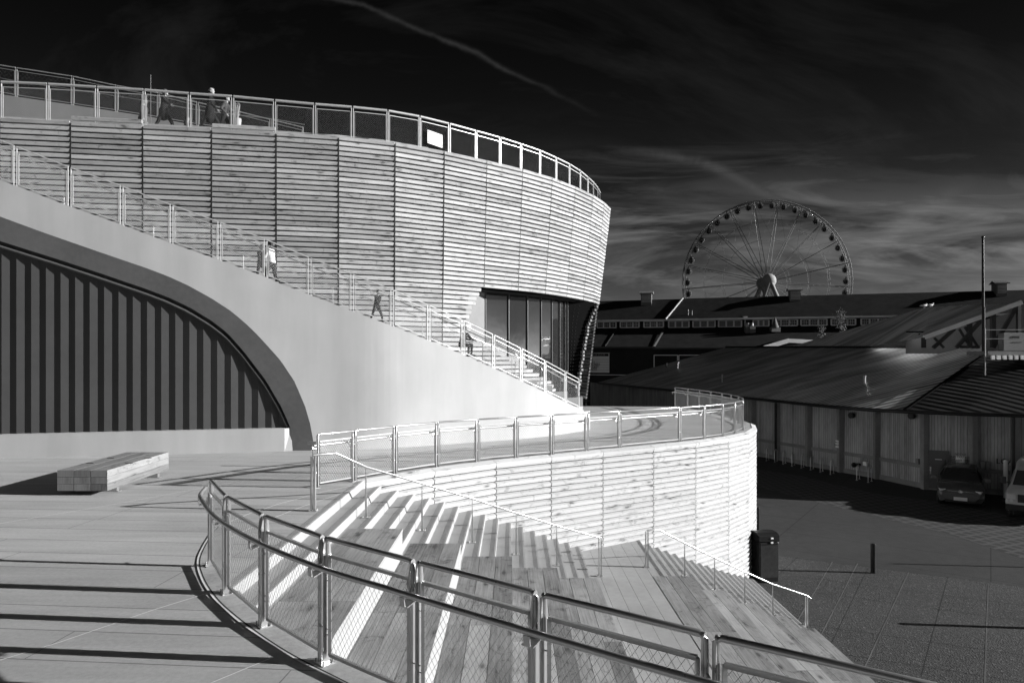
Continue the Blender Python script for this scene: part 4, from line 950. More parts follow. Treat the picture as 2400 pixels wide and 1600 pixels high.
def text(name, body, size, loc, t, n, mat, parent, al='CENTER', ext=.004, sx=1):
    cu = bpy.data.curves.new('t', 'FONT'); cu.body = body; cu.size = size; cu.align_x = al; cu.align_y = 'CENTER'; cu.extrude = ext; cu.resolution_u = 2
    to = bpy.data.objects.new('t', cu); C.objects.link(to); dg = bpy.context.evaluated_depsgraph_get(); me = bpy.data.meshes.new_from_object(to.evaluated_get(dg)); bpy.data.objects.remove(to)
    X = Vector((t.x, t.y, 0)); Z = Vector((n.x, n.y, 0)); mt = Matrix((( X.x*sx, 0, Z.x, loc[0]), (X.y*sx, 0, Z.y, loc[1]), (0, 1, 0, loc[2]), (0, 0, 0, 1)))
    me.transform(mt); me.materials.clear(); me.materials.append(mat); o = bpy.data.objects.new(name, me); C.objects.link(o); o.parent = parent
    o.matrix_parent_inverse = Matrix.Translation(parent.location).inverted(); return o
def notice(label, pa_, pb_, y0, y1, lines, size, o=.1):
    p, t, n = wallat((pa_+pb_)/2, o); T = thing('notice_sign', label, 'sign', (p.x, p.y, H+(HY-y1)*p.y/F), absol=True)
    m = MB(); wallbox(m, pa_, pb_, y0, y1, o, .02); m.build('panel', M['sign_white'], T)
    p, t, n = wallat((pa_+pb_)/2, o+.02); zc = H+(HY-(y0+y1)/2)*p.y/F; k = len(lines)
    for i, s in enumerate(lines): text('lettering', s, size, (p.x, p.y, zc+((k-1)/2-i)*size*1.15), t, n, M['letter_ink'], T)
notice('white notice board with black lines of text beside the grey door', 2240, 2261, 1068, 1095, ['NOTICE', 'NO PARKING', 'AT ANY TIME', 'TOW AWAY', 'ZONE', '24 HOURS'], .15)
notice('small white notice on a wall post behind the bike racks', 1966, 1973, 1031, 1048, ['NO', 'BIKES'], .16, .3)
notice('faded LOADING sign above the white van', 2366, 2397, 1076, 1090, ['LOADING'], .42)
for px, py in ((2002, 973), (2144, 974)):
    p, t, n = wallat(px, .15); z = H+(HY-py)*p.y/F; T = thing('wall_lamp', 'round black wall lamp high on the shed wall, %s' % ('above the separate pair of bike racks' if px < 2100 else 'close to the grey door'), 'lamp', (p.x, p.y, z), group='round lamps on the shed wall', absol=True)
    m = MB(); m.tube((p.x, p.y, z), (p.x+n.x*.2, p.y+n.y*.2, z), .2, 14); m.build('lamp_body', M['black_metal'], T)
for (a, b, c, d, lab) in ((2152, 2159, 1074, 1086, 'small dark control box on the shed wall left of the door'), (2297, 2306, 1080, 1098, 'left one of two grey meter boxes behind the parked car'), (2309, 2318, 1081, 1099, 'right one of two grey meter boxes behind the parked car'), (2028, 2037, 1081, 1090, 'pale outlet plate low on the shed wall')):
    p, t, n = wallat((a+b)/2); T = thing('utility_box', lab, 'box', (p.x, p.y, H+(HY-d)*p.y/F), absol=True); m = MB(); wallbox(m, a, b, c, d, .15, .16); m.build('box_body', M['shedtrim'] if '2028' not in str(a) else M['white'], T, bevel=.01)
p, t, n = wallat(2017, .1); z = H+(HY-1088)*p.y/F; T = thing('wall_valve', 'dark pipe valve sticking out of the shed wall behind the bike racks', 'valve', (p.x, p.y, z), absol=True); m = MB(); m.tube((p.x, p.y, z), (p.x+n.x*.5, p.y+n.y*.5, z), .1, 10); m.sph((p.x+n.x*.5, p.y+n.y*.5, z), .17); m.build('valve_body', M['black_metal'], T)
m = MB(); wallbox(m, 1742, 1764, 985, 1010, .2, .04)
T = thing('lattice_panel', 'dark lattice vent panel on the shed wall beside the deck railing', 'vent', (*hit(1750, FPv), -2), absol=True); m.build('panel', mottled('lattice', .05, .3), T)
p, t, n = wallat(2350, .9); T = thing('pipe_bollard', 'white pipe post standing by the shed wall near the van', 'bollard', (p.x, p.y, GZ)); MB().tube((0, 0, 0), (0, 0, 2.0), .1, 12).build('pipe', M['white'], T); MB().sph((0, 0, 2.0), .1).build('cap', M['white'], T)
# ================================================================ pier building
PO = Vector((13.2, 120.0)); PA = Vector((.9683, -.2497)); PNv = Vector((.2497, .9683))
def Bp(u, v, z): return Vector((PO.x+PA.x*u+PNv.x*v, PO.y+PA.y*u+PNv.y*v, z))
def u_at(px, v=0):
    k = (px-CX)/F; ox, oy = PO.x+PNv.x*v, PO.y+PNv.y*v
    return (k*oy-ox)/(PA.x-k*PA.y)
def z_at(px, py, v=0):
    q = Bp(u_at(px, v), v, 0); return H+(HY-py)*q.y/F
PB = thing('pier_building', 'long dark pier shed with a row of white framed windows under its roof', 'building', tuple(Bp(0, 0, GZ)), absol=True)
U0, U1 = -14, 95; ux = u_at(1560)
m = MB(); zr_ = 13.15; ze = 9.1
def zf(base, u): return base
m.face([Bp(U0, -.4, ze), Bp(ux, -.4, ze), Bp(u_at(1599, 5), 5.4, 12.95), Bp(U0, 5.4, 12.95)])
m.face([Bp(ux, -.6, ze+.05), Bp(U1, -.6, ze+.25), Bp(U1, 5.6, 13.5), Bp(u_at(1599, 5)+.1, 5.6, 13.2)])
m.face([Bp(U0, 5.4, 12.95), Bp(U1, 5.6, 13.5), Bp(U1, 11.6, ze), Bp(U0, 11.4, ze)])
m.build('main_roof', M['shingle'], PB)
m = MB(); m.bar(Bp(ux, -.65, ze+.12), Bp(u_at(1599, 5)+.1, 5.55, 13.25), .22, .3); m.build('barge_board', mottled('barge_paint', .3, .1), PB)
m = MB(); m.bar(Bp(U0, -.45, ze-.02), Bp(ux, -.45, ze-.02), .2, .3); m.bar(Bp(ux, -.65, ze+.0), Bp(U1, -.65, ze+.2), .2, .3); m.build('eave_board', M['white'], PB)
m = MB(); m.face([Bp(U0, .5, 7), Bp(U1, .5, 7), Bp(U1, .5, ze+.3), Bp(U0, .5, ze+.1)]); m.build('upper_wall', M['pierwall'], PB)
m = MB(); m.face([Bp(U0, -7.2, 4.45), Bp(u_at(1530, -7), -7.2, 4.45), Bp(ux, .45, 7.75), Bp(U0, .45, 7.75)]); m.face([Bp(u_at(1530, -7.5)+.3, -7.7, 4.25), Bp(U1, -7.7, 4.4), Bp(U1, .45, 7.95), Bp(ux+.1, .45, 7.85)]); m.build('lower_roof', M['shingle'], PB)
m = MB(); m.bar(Bp(U0, -7.25, 4.35), Bp(u_at(1530, -7), -7.25, 4.35), .15, .25); m.bar(Bp(u_at(1530, -7.5), -7.75, 4.15), Bp(U1, -7.75, 4.3), .15, .2); m.build('lower_gutter', mottled('gutter_grey', .07, .1), PB)
m = MB(); m.face([Bp(U0, -6.7, GZ), Bp(U1, -6.7, GZ), Bp(U1, -6.7, 4.5), Bp(U0, -6.7, 4.5)]); m.build('lower_wall', M['pierwall'], PB)
m = MB()
for a, b in ((1464, 1416), (1532, 1560)):
    pass
m.bar(Bp(u_at(1418, -7), -7, 4.6), Bp(u_at(1447, .4), .35, 7.85), .15, .12); m.bar(Bp(u_at(1531, -7), -7.1, 4.6), Bp(u_at(1559, .4), .3, 7.95), .2, .12); m.build('roof_flashing', M['dark'], PB)
wins = [(1345, 1391, 1), (1400, 1444, 0), (1454, 1498, 0), (1509, 1555, 0), (1567, 1615, 1), (1624, 1676, 1), (1684, 1738, 1), (1765, 1802, 2), (1811, 1869, 0), (1877, 1938, 0), (1948, 2005, 0), (2018, 2078, 0), (2090, 2150, 0)]
for a, b, kind in wins:
    ua, ub = u_at(a, .4), u_at(b, .4); z1 = 8.92; z0 = 7.95 if kind != 1 else 7.85; fr = MB(); gl_ = MB(); n = 3
    fr.face([Bp(ua, .40, z0), Bp(ub, .40, z0), Bp(ub, .40, z1), Bp(ua, .40, z1)])
    fw = (ub-ua)
    fr.bar(Bp(ua, .36, z0-.04), Bp(ub, .36, z0-.04), .12, .14); fr.bar(Bp(ua, .36, z1), Bp(ub, .36, z1), .1, .1)
    for k in range(n+1): fr.bar(Bp(ua+fw*k/n, .36, z0), Bp(ua+fw*k/n, .36, z1), .22, .09, up=Vector((PNv.x, PNv.y, 0)))
    fo = fr.build('window', M['white'] , PB)
    for k in range(n):
        x0_, x1_ = ua+fw*k/n+.14, ua+fw*(k+1)/n-.14; gl_.face([Bp(x0_, .33, z0+.06), Bp(x1_, .33, z0+.06), Bp(x1_, .33, z1-.08), Bp(x0_, .33, z1-.08)])
    gl_.build('pane', M['glassdark'] if kind == 0 else M['tarp'], fo)
    mm = MB()
    for k in range(n):
        x0_, x1_ = ua+fw*k/n+.14, ua+fw*(k+1)/n-.14
        if kind == 0:
            for q in (1/3, 2/3): mm.bar(Bp(x0_+(x1_-x0_)*q, .31, z0), Bp(x0_+(x1_-x0_)*q, .31, z1), .03, .03, up=Vector((PNv.x, PNv.y, 0)))
            mm.bar(Bp(x0_, .31, (z0+z1)/2), Bp(x1_, .31, (z0+z1)/2), .03, .03)
        else:
            for q in range(1, 6): mm.bar(Bp(x0_, .31, z0+(z1-z0)*q/6), Bp(x1_, .31, z0+(z1-z0)*q/6), .03, .03)
    mm.build('glazing_bar', M['white'], fo)
def frame_on(px0, px1, y0, y1, v, w, mb):
    for a, b in (((px0, y0), (px1, y0)), ((px1, y0), (px1, y1)), ((px1, y1), (px0, y1)), ((px0, y1), (px0, y0))):
        mb.bar(Bp(u_at(a[0], v), v, z_at(a[0], a[1], v)), Bp(u_at(b[0], v), v, z_at(b[0], b[1], v)), .1, w)
m = MB(); frame_on(1533, 1588, 832, 872, -6.8, .14, m); frame_on(1591, 1640, 832, 872, -6.8, .14, m); m.build('door_frame', M['white'], PB)
m = MB(); m.bar(Bp(U0, -6.78, z_at(1400, 878, -6.8)), Bp(u_at(1470, -6.8), -6.78, z_at(1470, 878.5, -6.8)), .08, .12); m.build('trim_line', M['white'], PB)
# marquee sign
SGN = thing('marquee_sign', 'pale marquee notice board with black letters on the dark pier wall', 'sign', tuple(Bp(u_at(1400, -7), -7, 0)), absol=True)
ua, ub = u_at(1340, -7), u_at(1428, -7); z1 = z_at(1428, 827, -7); z0 = z_at(1428, 873, -7)
m = MB(); m.box(Bp((ua+ub)/2, -6.95, (z0+z1)/2), ((ub-ua)/2, .1, (z1-z0)/2), (Vector((PA.x, PA.y, 0)), Vector((PNv.x, PNv.y, 0)), Vector((0, 0, 1)))); m.build('board', M['sign_face'], SGN)
hz = z_at(1428, 836, -7); m = MB(); m.box(Bp((ua+ub)/2, -7.06, (hz+z1)/2), ((ub-ua)/2-.12, .02, (z1-hz)/2-.1), (Vector((PA.x, PA.y, 0)), Vector((PNv.x, PNv.y, 0)), Vector((0, 0, 1)))); m.build('header_band', M['black_metal'], SGN)
m = MB()
for k in range(1, 6): zz_ = z0+(hz-z0)*k/6; m.bar(Bp(ua, -7.06, zz_), Bp(ub-.05, -7.06, zz_), .01, .03)
m.bar(Bp(ua, -7.1, z1+.05), Bp(ub+.15, -7.1, z1+.05), .2, .14); m.build('letter_track', mottled('track', .18, .1), SGN)
nn = Vector((-PNv.x, -PNv.y))
for s, px, py, sz in (('A Q U A R I U M', 1418, 831.5, .62), ('NOW OPEN', 1389, 843, .56), ('AND CORALS', 1394, 848.5, .56), ('AND MORE IN PIERS', 1406.5, 854, .56), ('WITH ONE TICKET', 1403.5, 859.5, .56), ('SEATTLEAQUARIUM.ORG/TICKETS', 1398.5, 865, .56)):
    q = Bp(u_at(px, -7), -7.1, z_at(px, py, -7)); text('lettering', s, sz, q, PA, nn, M['letter_ink'] if sz < .6 else mottled('grey_letter', .3, .05), SGN, al='RIGHT', sx=.8)
# cupolas
for a, b, y0, y1, lab in ((1500, 1530, 686, 703, 'white louvred roof cupola left of the wheel'), (1849, 1880, 678, 699, 'louvred roof cupola with small gable in front of the wheel'), (2334, 2363, 662, 686, 'dark louvred roof cupola at the right end of the ridge')):
    T = thing('roof_cupola', lab, 'cupola', tuple(Bp(u_at(a, 4), 4, 12)), group='cupolas on the pier roof', absol=True)
    ua, ub = u_at(a+2, 4), u_at(b-3, 4); zt = z_at(a, y0, 4)
    m = MB(); m.box(Bp((ua+ub)/2, 5, zt-1.2), ((ub-ua)/2, 1.0, 1.1), (Vector((PA.x, PA.y, 0)), Vector((PNv.x, PNv.y, 0)), Vector((0, 0, 1)))); m.build('cupola_body', mottled('cupola_grey', .16, .1), T)
    m = MB()
    for k in range(6): m.bar(Bp(ua+.15, 3.95, zt-.5-.22*k), Bp(ub-.15, 3.95, zt-.5-.22*k), .08, .06)
    m.build('louvre', M['white'], T)
    m = MB(); m.face([Bp(ua-.3, 3.7, zt-.15), Bp(ub+.3, 3.7, zt-.15), Bp(ub+.3, 5, zt+.35), Bp(ua-.3, 5, zt+.35)]); m.face([Bp(ua-.3, 5, zt+.35), Bp(ub+.3, 5, zt+.35), Bp(ub+.3, 6.3, zt-.15), Bp(ua-.3, 6.3, zt-.15)]); m.face([Bp(ub+.3, 3.7, zt-.15), Bp(ub+.3, 6.3, zt-.15), Bp(ub+.3, 5, zt+.35)]); m.bar(Bp(ua-.3, 3.65, zt-.15), Bp(ub+.3, 3.65, zt-.15), .08, .16); m.build('cupola_roof', M['duct'], T)
for px, py, h_, lab in ((1613, 752, 1.9, 'thin pale mast on the pier roof, left of a pair'), (1622, 752, 1.7, 'thin pale mast on the pier roof, right of a pair'), (1632, 738, .5, 'very short vent on the pier roof beside the pair of masts')):
    v = .6 if py > 740 else 2; q = Bp(u_at(px, v), v, z_at(px, py, v)); T = thing('roof_mast', lab, 'mast', q); MB().tube((0, 0, -.6), (0, 0, h_), .06, 6).build('pole', M['duct'], T); MB().sph((0, 0, h_), .08).build('tip', M['duct'], T)
q = Bp(u_at(1746, -1.5), -1.5, 7); T = thing('exhaust_stack', 'pair of upright pale exhaust pipes with dark boxes below the window row', 'vent', q, absol=True)
for px in (1752, 1762.5):
    w = u_at(px, -1.8); z_ = z_at(px, 784, -1.8); MB().tube(Bp(w, -1.8, z_+1.3), Bp(w, -1.8, z_+4.2 if False else z_at(px, 757, -1.8)), .24, 10).build('pipe', M['duct'], T); m = MB(); m.box(Bp(w, -1.8, z_+.7), (.45, .4, .7)); m.build('fan_box', mottled('fan_grey', .12, .1), T)
m = MB(); w = u_at(1746, -.2); m.tube(Bp(w, -.3, z_at(1746, 775, -.3)), Bp(w, -.3, z_at(1746, 746, -.3)), .12, 8); m.box(Bp(w, -.3, z_at(1746, 745, -.3)), (.35, .3, .25)); m.build('side_pipe', M['duct'], T)
w = u_at(1816.5, -2); T = thing('roof_ventilator', 'small teardrop shaped ventilator on the lower pier roof', 'vent', Bp(w, -2, 6.9)); m = MB(); m.box((0, 0, .3), (.7, .5, .35)); m.build('vent_box', mottled('vent_grey', .2, .1), T)
m = MB(); m.tube((0, 0, .6), (0, 0, 2.2), .62, 12, .1); m.build('cowl', mottled('cowl_grey', .1, .1), T)
# far guard rail and lamp on the quay
T = thing('quay_railing', 'dark guard rail along the quay behind the terrace', 'railing', (9, 112, GZ), absol=True)
for k in range(9):
    m = MB(); x = 8+k*3.2; m.tube((x, 104-.6*k, GZ), (x, 104-.6*k, GZ+1.3), .04, 6); m.build('post', mottled('rail_grey', .06, .1) if k == 0 else bpy.data.materials['rail_grey'], T)
m = MB(); m.tube((8, 104, GZ+1.3), (34, 99.2, GZ+1.3), .04, 6); m.tube((8, 104, GZ+.3), (34, 99.2, GZ+.3), .03, 6); m.build('rail', bpy.data.materials['rail_grey'], T)
q = P(1426, 943, 103); T = thing('railing_notice', 'small pale notice hanging on the quay railing', 'sign', q, absol=True); m = MB(); m.box(q, (.25, .02, .34)); m.build('plate', M['sign_face'], T)
q = P(1475, 907, 92); T = thing('floodlight', 'small floodlight under the far eave of the shed', 'lamp', q, absol=True)
m = MB(); m.tube(q+Vector((0, 0, 0)), (q.x, q.y, GZ), .12, 8); m.build('pole', M['black_metal'], T); m = MB(); m.box(q, (.3, .2, .12)); m.build('lamp_head', M['duct'], T); m = MB(); m.box(q+Vector((-1.2, 0, -.1)), (.3, .25, .25)); m.bar(q+Vector((-1.2, 0, 0)), q, .06, .06); m.build('camera_box', M['black_metal'], T)
# small tree in front of the pier roof
def tree(px, py0, py1, d, label, n, spread):
    b = P(px, py0, d); tpz = P(px, py1, d).z; T = thing('young_tree', label, 'tree', (b.x, b.y, GZ))
    m = MB(); m.tube((0, 0, 0), (0, 0, tpz-GZ), .13, 8, .03); br = []
    for k in range(26):
        z = (tpz-GZ)*random.uniform(.45, .97); a = random.uniform(0, 6.28); L = spread*random.uniform(.4, 1)*(1.15-z/(tpz-GZ)); e = Vector((math.cos(a)*L, math.sin(a)*L, z+L*.9)); m.tube((0, 0, z), e, .035, 5, .012); br.append((Vector((0, 0, z)), e))
    m.build('trunk', M['bark'], T); c = MB()
    for k in range(n):
        a, e = random.choice(br); p = a.lerp(e, random.uniform(.35, 1.1))+Vector([random.gauss(0, .22) for _ in range(3)]); s = random.uniform(.05, .12)
        u = Vector([random.gauss(0, 1) for _ in range(3)]).normalized(); w = u.orthogonal().normalized(); c.face([p-u*s, p+w*s*.6, p+u*s, p-w*s*.6])
    c.build('crown', M['leaf'], T)
tree(1969, 800, 728, 88, 'thin half bare tree standing in front of the pier windows', 1500, 1.9)
tree(1926, 805, 765, 86, 'low sparse shrubby tree left of the thin tree by the pier roof', 700, 1.6)
# ================================================================ observation wheel
WCn = P(1795, 661, 205); Rw = 24.4
n = Vector((-.111, -.993, 0)).normalized(); rx_ = Vector((n.y*-1, n.x, 0)).normalized()
if rx_.x < 0: rx_ = -rx_
WT = thing('observation_wheel', 'large observation wheel rising behind the pier building', 'ferris wheel', (WCn.x, WCn.y, GZ), absol=True)
def wp(r, a, o=0): return WCn+rx_*(r*math.cos(a))+Vector((0, 0, r*math.sin(a)))+n*o
m = MB()
for o_ in (-1.1, 1.1): m.pipe([wp(Rw, 2*math.pi*k/126, o_) for k in range(126)], .13, 6, True)
m.pipe([wp(Rw-.9, 2*math.pi*k/126, 0) for k in range(126)], .1, 5, True)
for k in range(84): a = 2*math.pi*k/84; m.tube(wp(Rw, a, -1.1), wp(Rw, a, 1.1), .03, 4); m.tube(wp(Rw, a, 1.1), wp(Rw-.9, a+.037, 0), .025, 4); m.tube(wp(Rw, a, -1.1), wp(Rw-.9, a+.037, 0), .025, 4)
m.build('rim', M['wheel_steel'], WT)
a0 = R(8.6)
for k in range(21):
    a = math.pi/2+a0+2*math.pi*k/21; m = MB(); m.tube(wp(2, a, 2.6), wp(Rw-.3, a, .9), .085, 5); m.tube(wp(2, a, -2.6), wp(Rw-.3, a, -.9), .085, 5)
    for t in range(1, 12): q = t/12; m.tube(wp(2, a, 2.6).lerp(wp(Rw-.3, a, .9), q), wp(2, a, -2.6).lerp(wp(Rw-.3, a, -.9), min(q+.06, 1)), .03, 3)
    m.build('spoke', M['wheel_steel'], WT)
m = MB()
for rr in (.27, .52, .75):
    for o_ in (-1.6, 1.6): m.pipe([wp(Rw*rr, math.pi/2+a0+2*math.pi*k/21, o_*(1.3-rr)) for k in range(21)], .035, 3, True)
for k in range(21):
    a = math.pi/2+a0+2*math.pi*k/21; m.tube(wp(Rw*.52, a, 1), wp(Rw*.97, a+2*math.pi/21, .9), .025, 3); m.tube(wp(Rw*.97, a, 1), wp(Rw*.52, a+2*math.pi/21, .9), .025, 3)
m.build('tie_cable', M['wheel_steel'], WT)
m = MB(); m.tube(WCn-n*4.6, WCn+n*4.6, 1.5, 20); m.sph(WCn+n*3.6, 2.05, 20, 12); m.sph(WCn-n*3.6, 1.9, 20, 12); m.build('hub', mottled('hub_paint', .28, .05), WT)
for o_ in (-1, 1):
    for s in (-1, 1): m = MB(); m.tube(WCn+n*4.8*o_, Vector((WCn.x, WCn.y, GZ))+rx_*11*s+n*9*o_, .6, 14, .9); m.build('support_leg', mottled('leg_paint', .26, .05) if (o_, s) == (-1, -1) else bpy.data.materials['leg_paint'], WT)
gcab = None
for k in range(42):
    a = math.pi/2+R(4.1)+2*math.pi*k/42; c = wp(Rw-1.45, a)
    if gcab is None:
        m = MB(); m.sph((0, 0, 0), (.76, .68, .82), 14, 10, (rx_, n, Vector((0, 0, 1)))); m.bar(Vector((0, 0, .9)), Vector((0, 0, 1.4)), .2, .2)
        gcab = m.build('gondola', M['wheel_cabin'], WT); gcab.location = c
        f = MB()
        for x in (-.8, -.28, .28, .8): f.tube(rx_*x*.9+n*.62+Vector((0, 0, -.5)), rx_*x*.9+n*.62+Vector((0, 0, .5)), .05, 4)
        f.pipe([rx_*.9*math.cos(t)+n*.3*0+Vector((0, 0, .94*math.sin(t))) for t in [2*math.pi*j/20 for j in range(20)]], .06, 5, True)
        gfr = f.build('cabin_frame', M['cabin_grey'], gcab); g = gcab
    else:
        g = gcab.copy(); C.objects.link(g); g.location = c; g2 = gfr.copy(); C.objects.link(g2); g2.parent = g
# ================================================================ vehicles
def carbody(name, label, cat, loc, heading, W, L, sec, paint, sc=1.0):
    """sec: list of (x along, z_sill, z_shoulder, z_roof, w_low, w_shoulder, w_roof); front is +x"""
    T = thing(name, label, cat, loc, heading); T.scale = (sc, sc, sc); m = MB(); rings = []
    for x, zs_, zb, zr2, wl, wb, wr in sec:
        h = [(wl*.92, zs_), (wl, zs_+.08), (wb, zs_+(zb-zs_)*.55), (wb*.985, zb-.04), (wb*.95, zb)]
        if zr2 > zb+.06: h += [(wr+(wb*.95-wr)*.35, zb+(zr2-zb)*.6), (wr, zr2-.05), (wr*.85, zr2), (0, zr2+.015)]
        else: h += [(wb*.9, zb+.01), (wb*.8, zb+.02), (wb*.6, zr2), (0, zr2+.02)]
        ring = [Vector((x, -y, z)) for y, z in h]+[Vector((x, y, z)) for y, z in h[-2::-1]]; rings.append(ring)
    q = len(rings[0]); vs = [v for r in rings for v in r]; fs = []
    for i in range(len(rings)-1):
        for j in range(q-1): fs.append((i*q+j, i*q+j+1, (i+1)*q+j+1, (i+1)*q+j))
    m.add(vs, fs, True); m.add(rings[0], [tuple(range(q))]); m.add(rings[-1], [tuple(range(q-1, -1, -1))]); m.build('body', paint, T)
    return T
def wheels(T, xs, y, r, w):
    for x in xs:
        for s in (-1, 1):
            m = MB(); m.pipe([Vector((x+(r-.08)*math.cos(t), s*y, r+(r-.08)*math.sin(t))) for t in [2*math.pi*j/20 for j in range(20)]], .11, 8, True); m.tube((x, s*(y-.09), r), (x, s*(y+.09), r), r-.06, 18); tr = m.build('wheel', M['rubber'], T)
            m = MB(); m.tube((x, s*y, r), (x, s*(y+.105), r), r*.58, 14); m.build('rim', M['chrome'], tr)
cp = G(2260, 1190, GZ); cp = Vector((cp.x, cp.y+.3, GZ)); dv = Vector((-cp.x, -cp.y)).normalized(); hd = math.atan2(dv.y, dv.x)
cp2 = cp+Vector((-dv.x*2.2, -dv.y*2.2, 0))
sec = [(2.28, .34, .62, .66, .62, .72, .5), (2.18, .24, .74, .82, .8, .88, .6), (1.9, .2, .88, .96, .9, .93, .6), (1.35, .2, .98, 1.04, .92, .94, .62), (1.0, .2, 1.02, 1.1, .92, .94, .6), (.35, .2, 1.04, 1.52, .92, .94, .62), (0, .2, 1.04, 1.6, .92, .94, .64), (-1.0, .2, 1.05, 1.62, .92, .94, .65), (-1.8, .22, 1.06, 1.5, .92, .94, .62), (-2.2, .3, 1.0, 1.15, .85, .88, .6), (-2.3, .4, .9, .95, .75, .8, .6)]
SUV = carbody('parked_car', 'dark parked car with roof rails facing the camera in front of the grey door', 'car', cp2, hd, 1.88, 4.6, sec, M['carpaint'], 1.13)
m = MB(); m.face([(1.08, -.78, 1.1), (1.1, 0, 1.13), (.42, 0, 1.585), (.40, -.58, 1.55)]); m.face([(1.1, 0, 1.13), (1.08, .78, 1.1), (.40, .58, 1.55), (.42, 0, 1.585)]); m.build('windscreen', M['glassdark'], SUV)
for s in (-1, 1):
    m = MB(); m.face([(.8, s*.925, 1.1), (-1.6, s*.925, 1.1), (-1.4, s*.70, 1.5), (.25, s*.69, 1.5)]); m.build('side_window', M['glassdark'], SUV)
    m = MB(); m.box((2.1, s*.66, .76), (.1, .17, .045), (Vector((.9, s*-.35, 0)).normalized(), Vector((s*.35, .9, 0)).normalized(), Vector((0, 0, 1)))); m.build('headlight', M['lamp_glass'], SUV)
    m = MB(); m.box((.78, s*1.07, 1.12), (.07, .13, .09)); m.bar((.8, s*.93, 1.08), (.8, s*1.0, 1.08), .05, .05); m.build('mirror', M['carpaint'], SUV, bevel=.02)
    m = MB(); m.pipe([(.1, s*.62, 1.62), (0, s*.63, 1.69), (-1.3, s*.63, 1.7), (-1.5, s*.62, 1.62)], .022, 6); m.build('roof_bar', M['black_metal'], SUV)
    m = MB(); m.face([(2.24, s*.48, .3), (2.16, s*.78, .34), (2.14, s*.8, .55), (2.2, s*.66, .5)]); m.build('air_intake', M['dark'], SUV)
m = MB(); m.tube((2.24, 0, .74), (2.28, 0, .74), .075, 18); m.bar((2.24, -.5, .745), (2.24, .5, .745), .02, .018); m.build('badge', M['chrome'], SUV)
m = MB(); m.box((2.31, .0, .42), (.01, .26, .075)); m.build('number_plate', M['plate_white'], SUV); m = MB(); m.box((2.25, 0, .3), (.03, .6, .06)); m.build('lower_grille', M['dark'], SUV)
m = MB(); m.face([(1.8, -.1, .985), (1.75, .35, .975), (1.3, .45, 1.045), (1.2, .0, 1.065), (1.5, -.2, 1.03)]); m.build('hood_decal', M['dark'], SUV)
wheels(SUV, (1.42, -1.35), .83, .35, .2)
vp = G(2425, 1222, GZ); dv = Vector((-vp.x, -vp.y+4)).normalized(); hd = math.atan2(dv.y, dv.x); vp2 = Vector((vp.x-dv.x*2.6, vp.y-dv.y*2.6, GZ))
sec = [(2.7, .45, .75, .8, .9, .95, .6), (2.62, .4, 1.1, 1.16, .98, 1.0, .7), (2.3, .4, 1.2, 1.26, 1.0, 1.02, .7), (1.55, .4, 1.27, 1.34, 1.0, 1.02, .7), (.95, .4, 1.3, 1.95, 1.0, 1.02, .75), (.6, .4, 1.3, 2.05, 1.0, 1.02, .8), (-.2, .4, 1.3, 2.08, 1.0, 1.02, .82), (-.5, .4, 1.3, 2.2, 1.0, 1.02, .86), (-2.9, .45, 1.3, 2.2, 1.0, 1.02, .86), (-3.0, .5, 1.25, 2.1, .95, 1.0, .8)]
VAN = carbody('parked_truck', 'white pickup truck with a roof canopy cut by the right frame edge', 'truck', vp2, hd, 2, 5.8, sec, M['vanpaint'], 1.1)
m = MB(); m.face([(1.56, -.84, 1.38), (1.58, .84, 1.38), (1.02, .72, 1.98), (1.02, -.72, 1.98)]); m.build('windscreen', M['glassdark'], VAN)
for s in (-1, 1):
    m = MB(); m.face([(1.1, s*1.0, 1.36), (-.1, s*1.0, 1.36), (-.1, s*.86, 1.92), (.75, s*.85, 1.92)]); m.build('side_window', M['glassdark'], VAN)
    m = MB(); m.face([(-.6, s*1.0, 1.4), (-2.7, s*1.0, 1.4), (-2.7, s*.91, 1.98), (-.6, s*.91, 1.98)]); m.build('canopy_window', M['tarp'], VAN)
    m = MB(); m.box((2.64, s*.78, 1.02), (.04, .16, .1)); m.tube((2.66, s*.78, .86), (2.7, s*.78, .86), .07, 12); m.build('headlight', M['lamp_glass'], VAN)
    m = MB(); m.box((1.2, s*1.2, 1.5), (.06, .1, .15)); m.bar((1.2, s*1.0, 1.4), (1.2, s*1.15, 1.42), .04, .04); m.build('mirror', M['black_metal'], VAN, bevel=.02)
m = MB(); m.box((2.69, 0, .98), (.04, .56, .17)); m.build('grille', M['black_metal'], VAN); m = MB(); m.box((2.78, 0, .58), (.08, .98, .13)); m.build('bumper', M['black_metal'], VAN, bevel=.03)
wheels(VAN, (1.75, -1.8), .88, .4, .22)
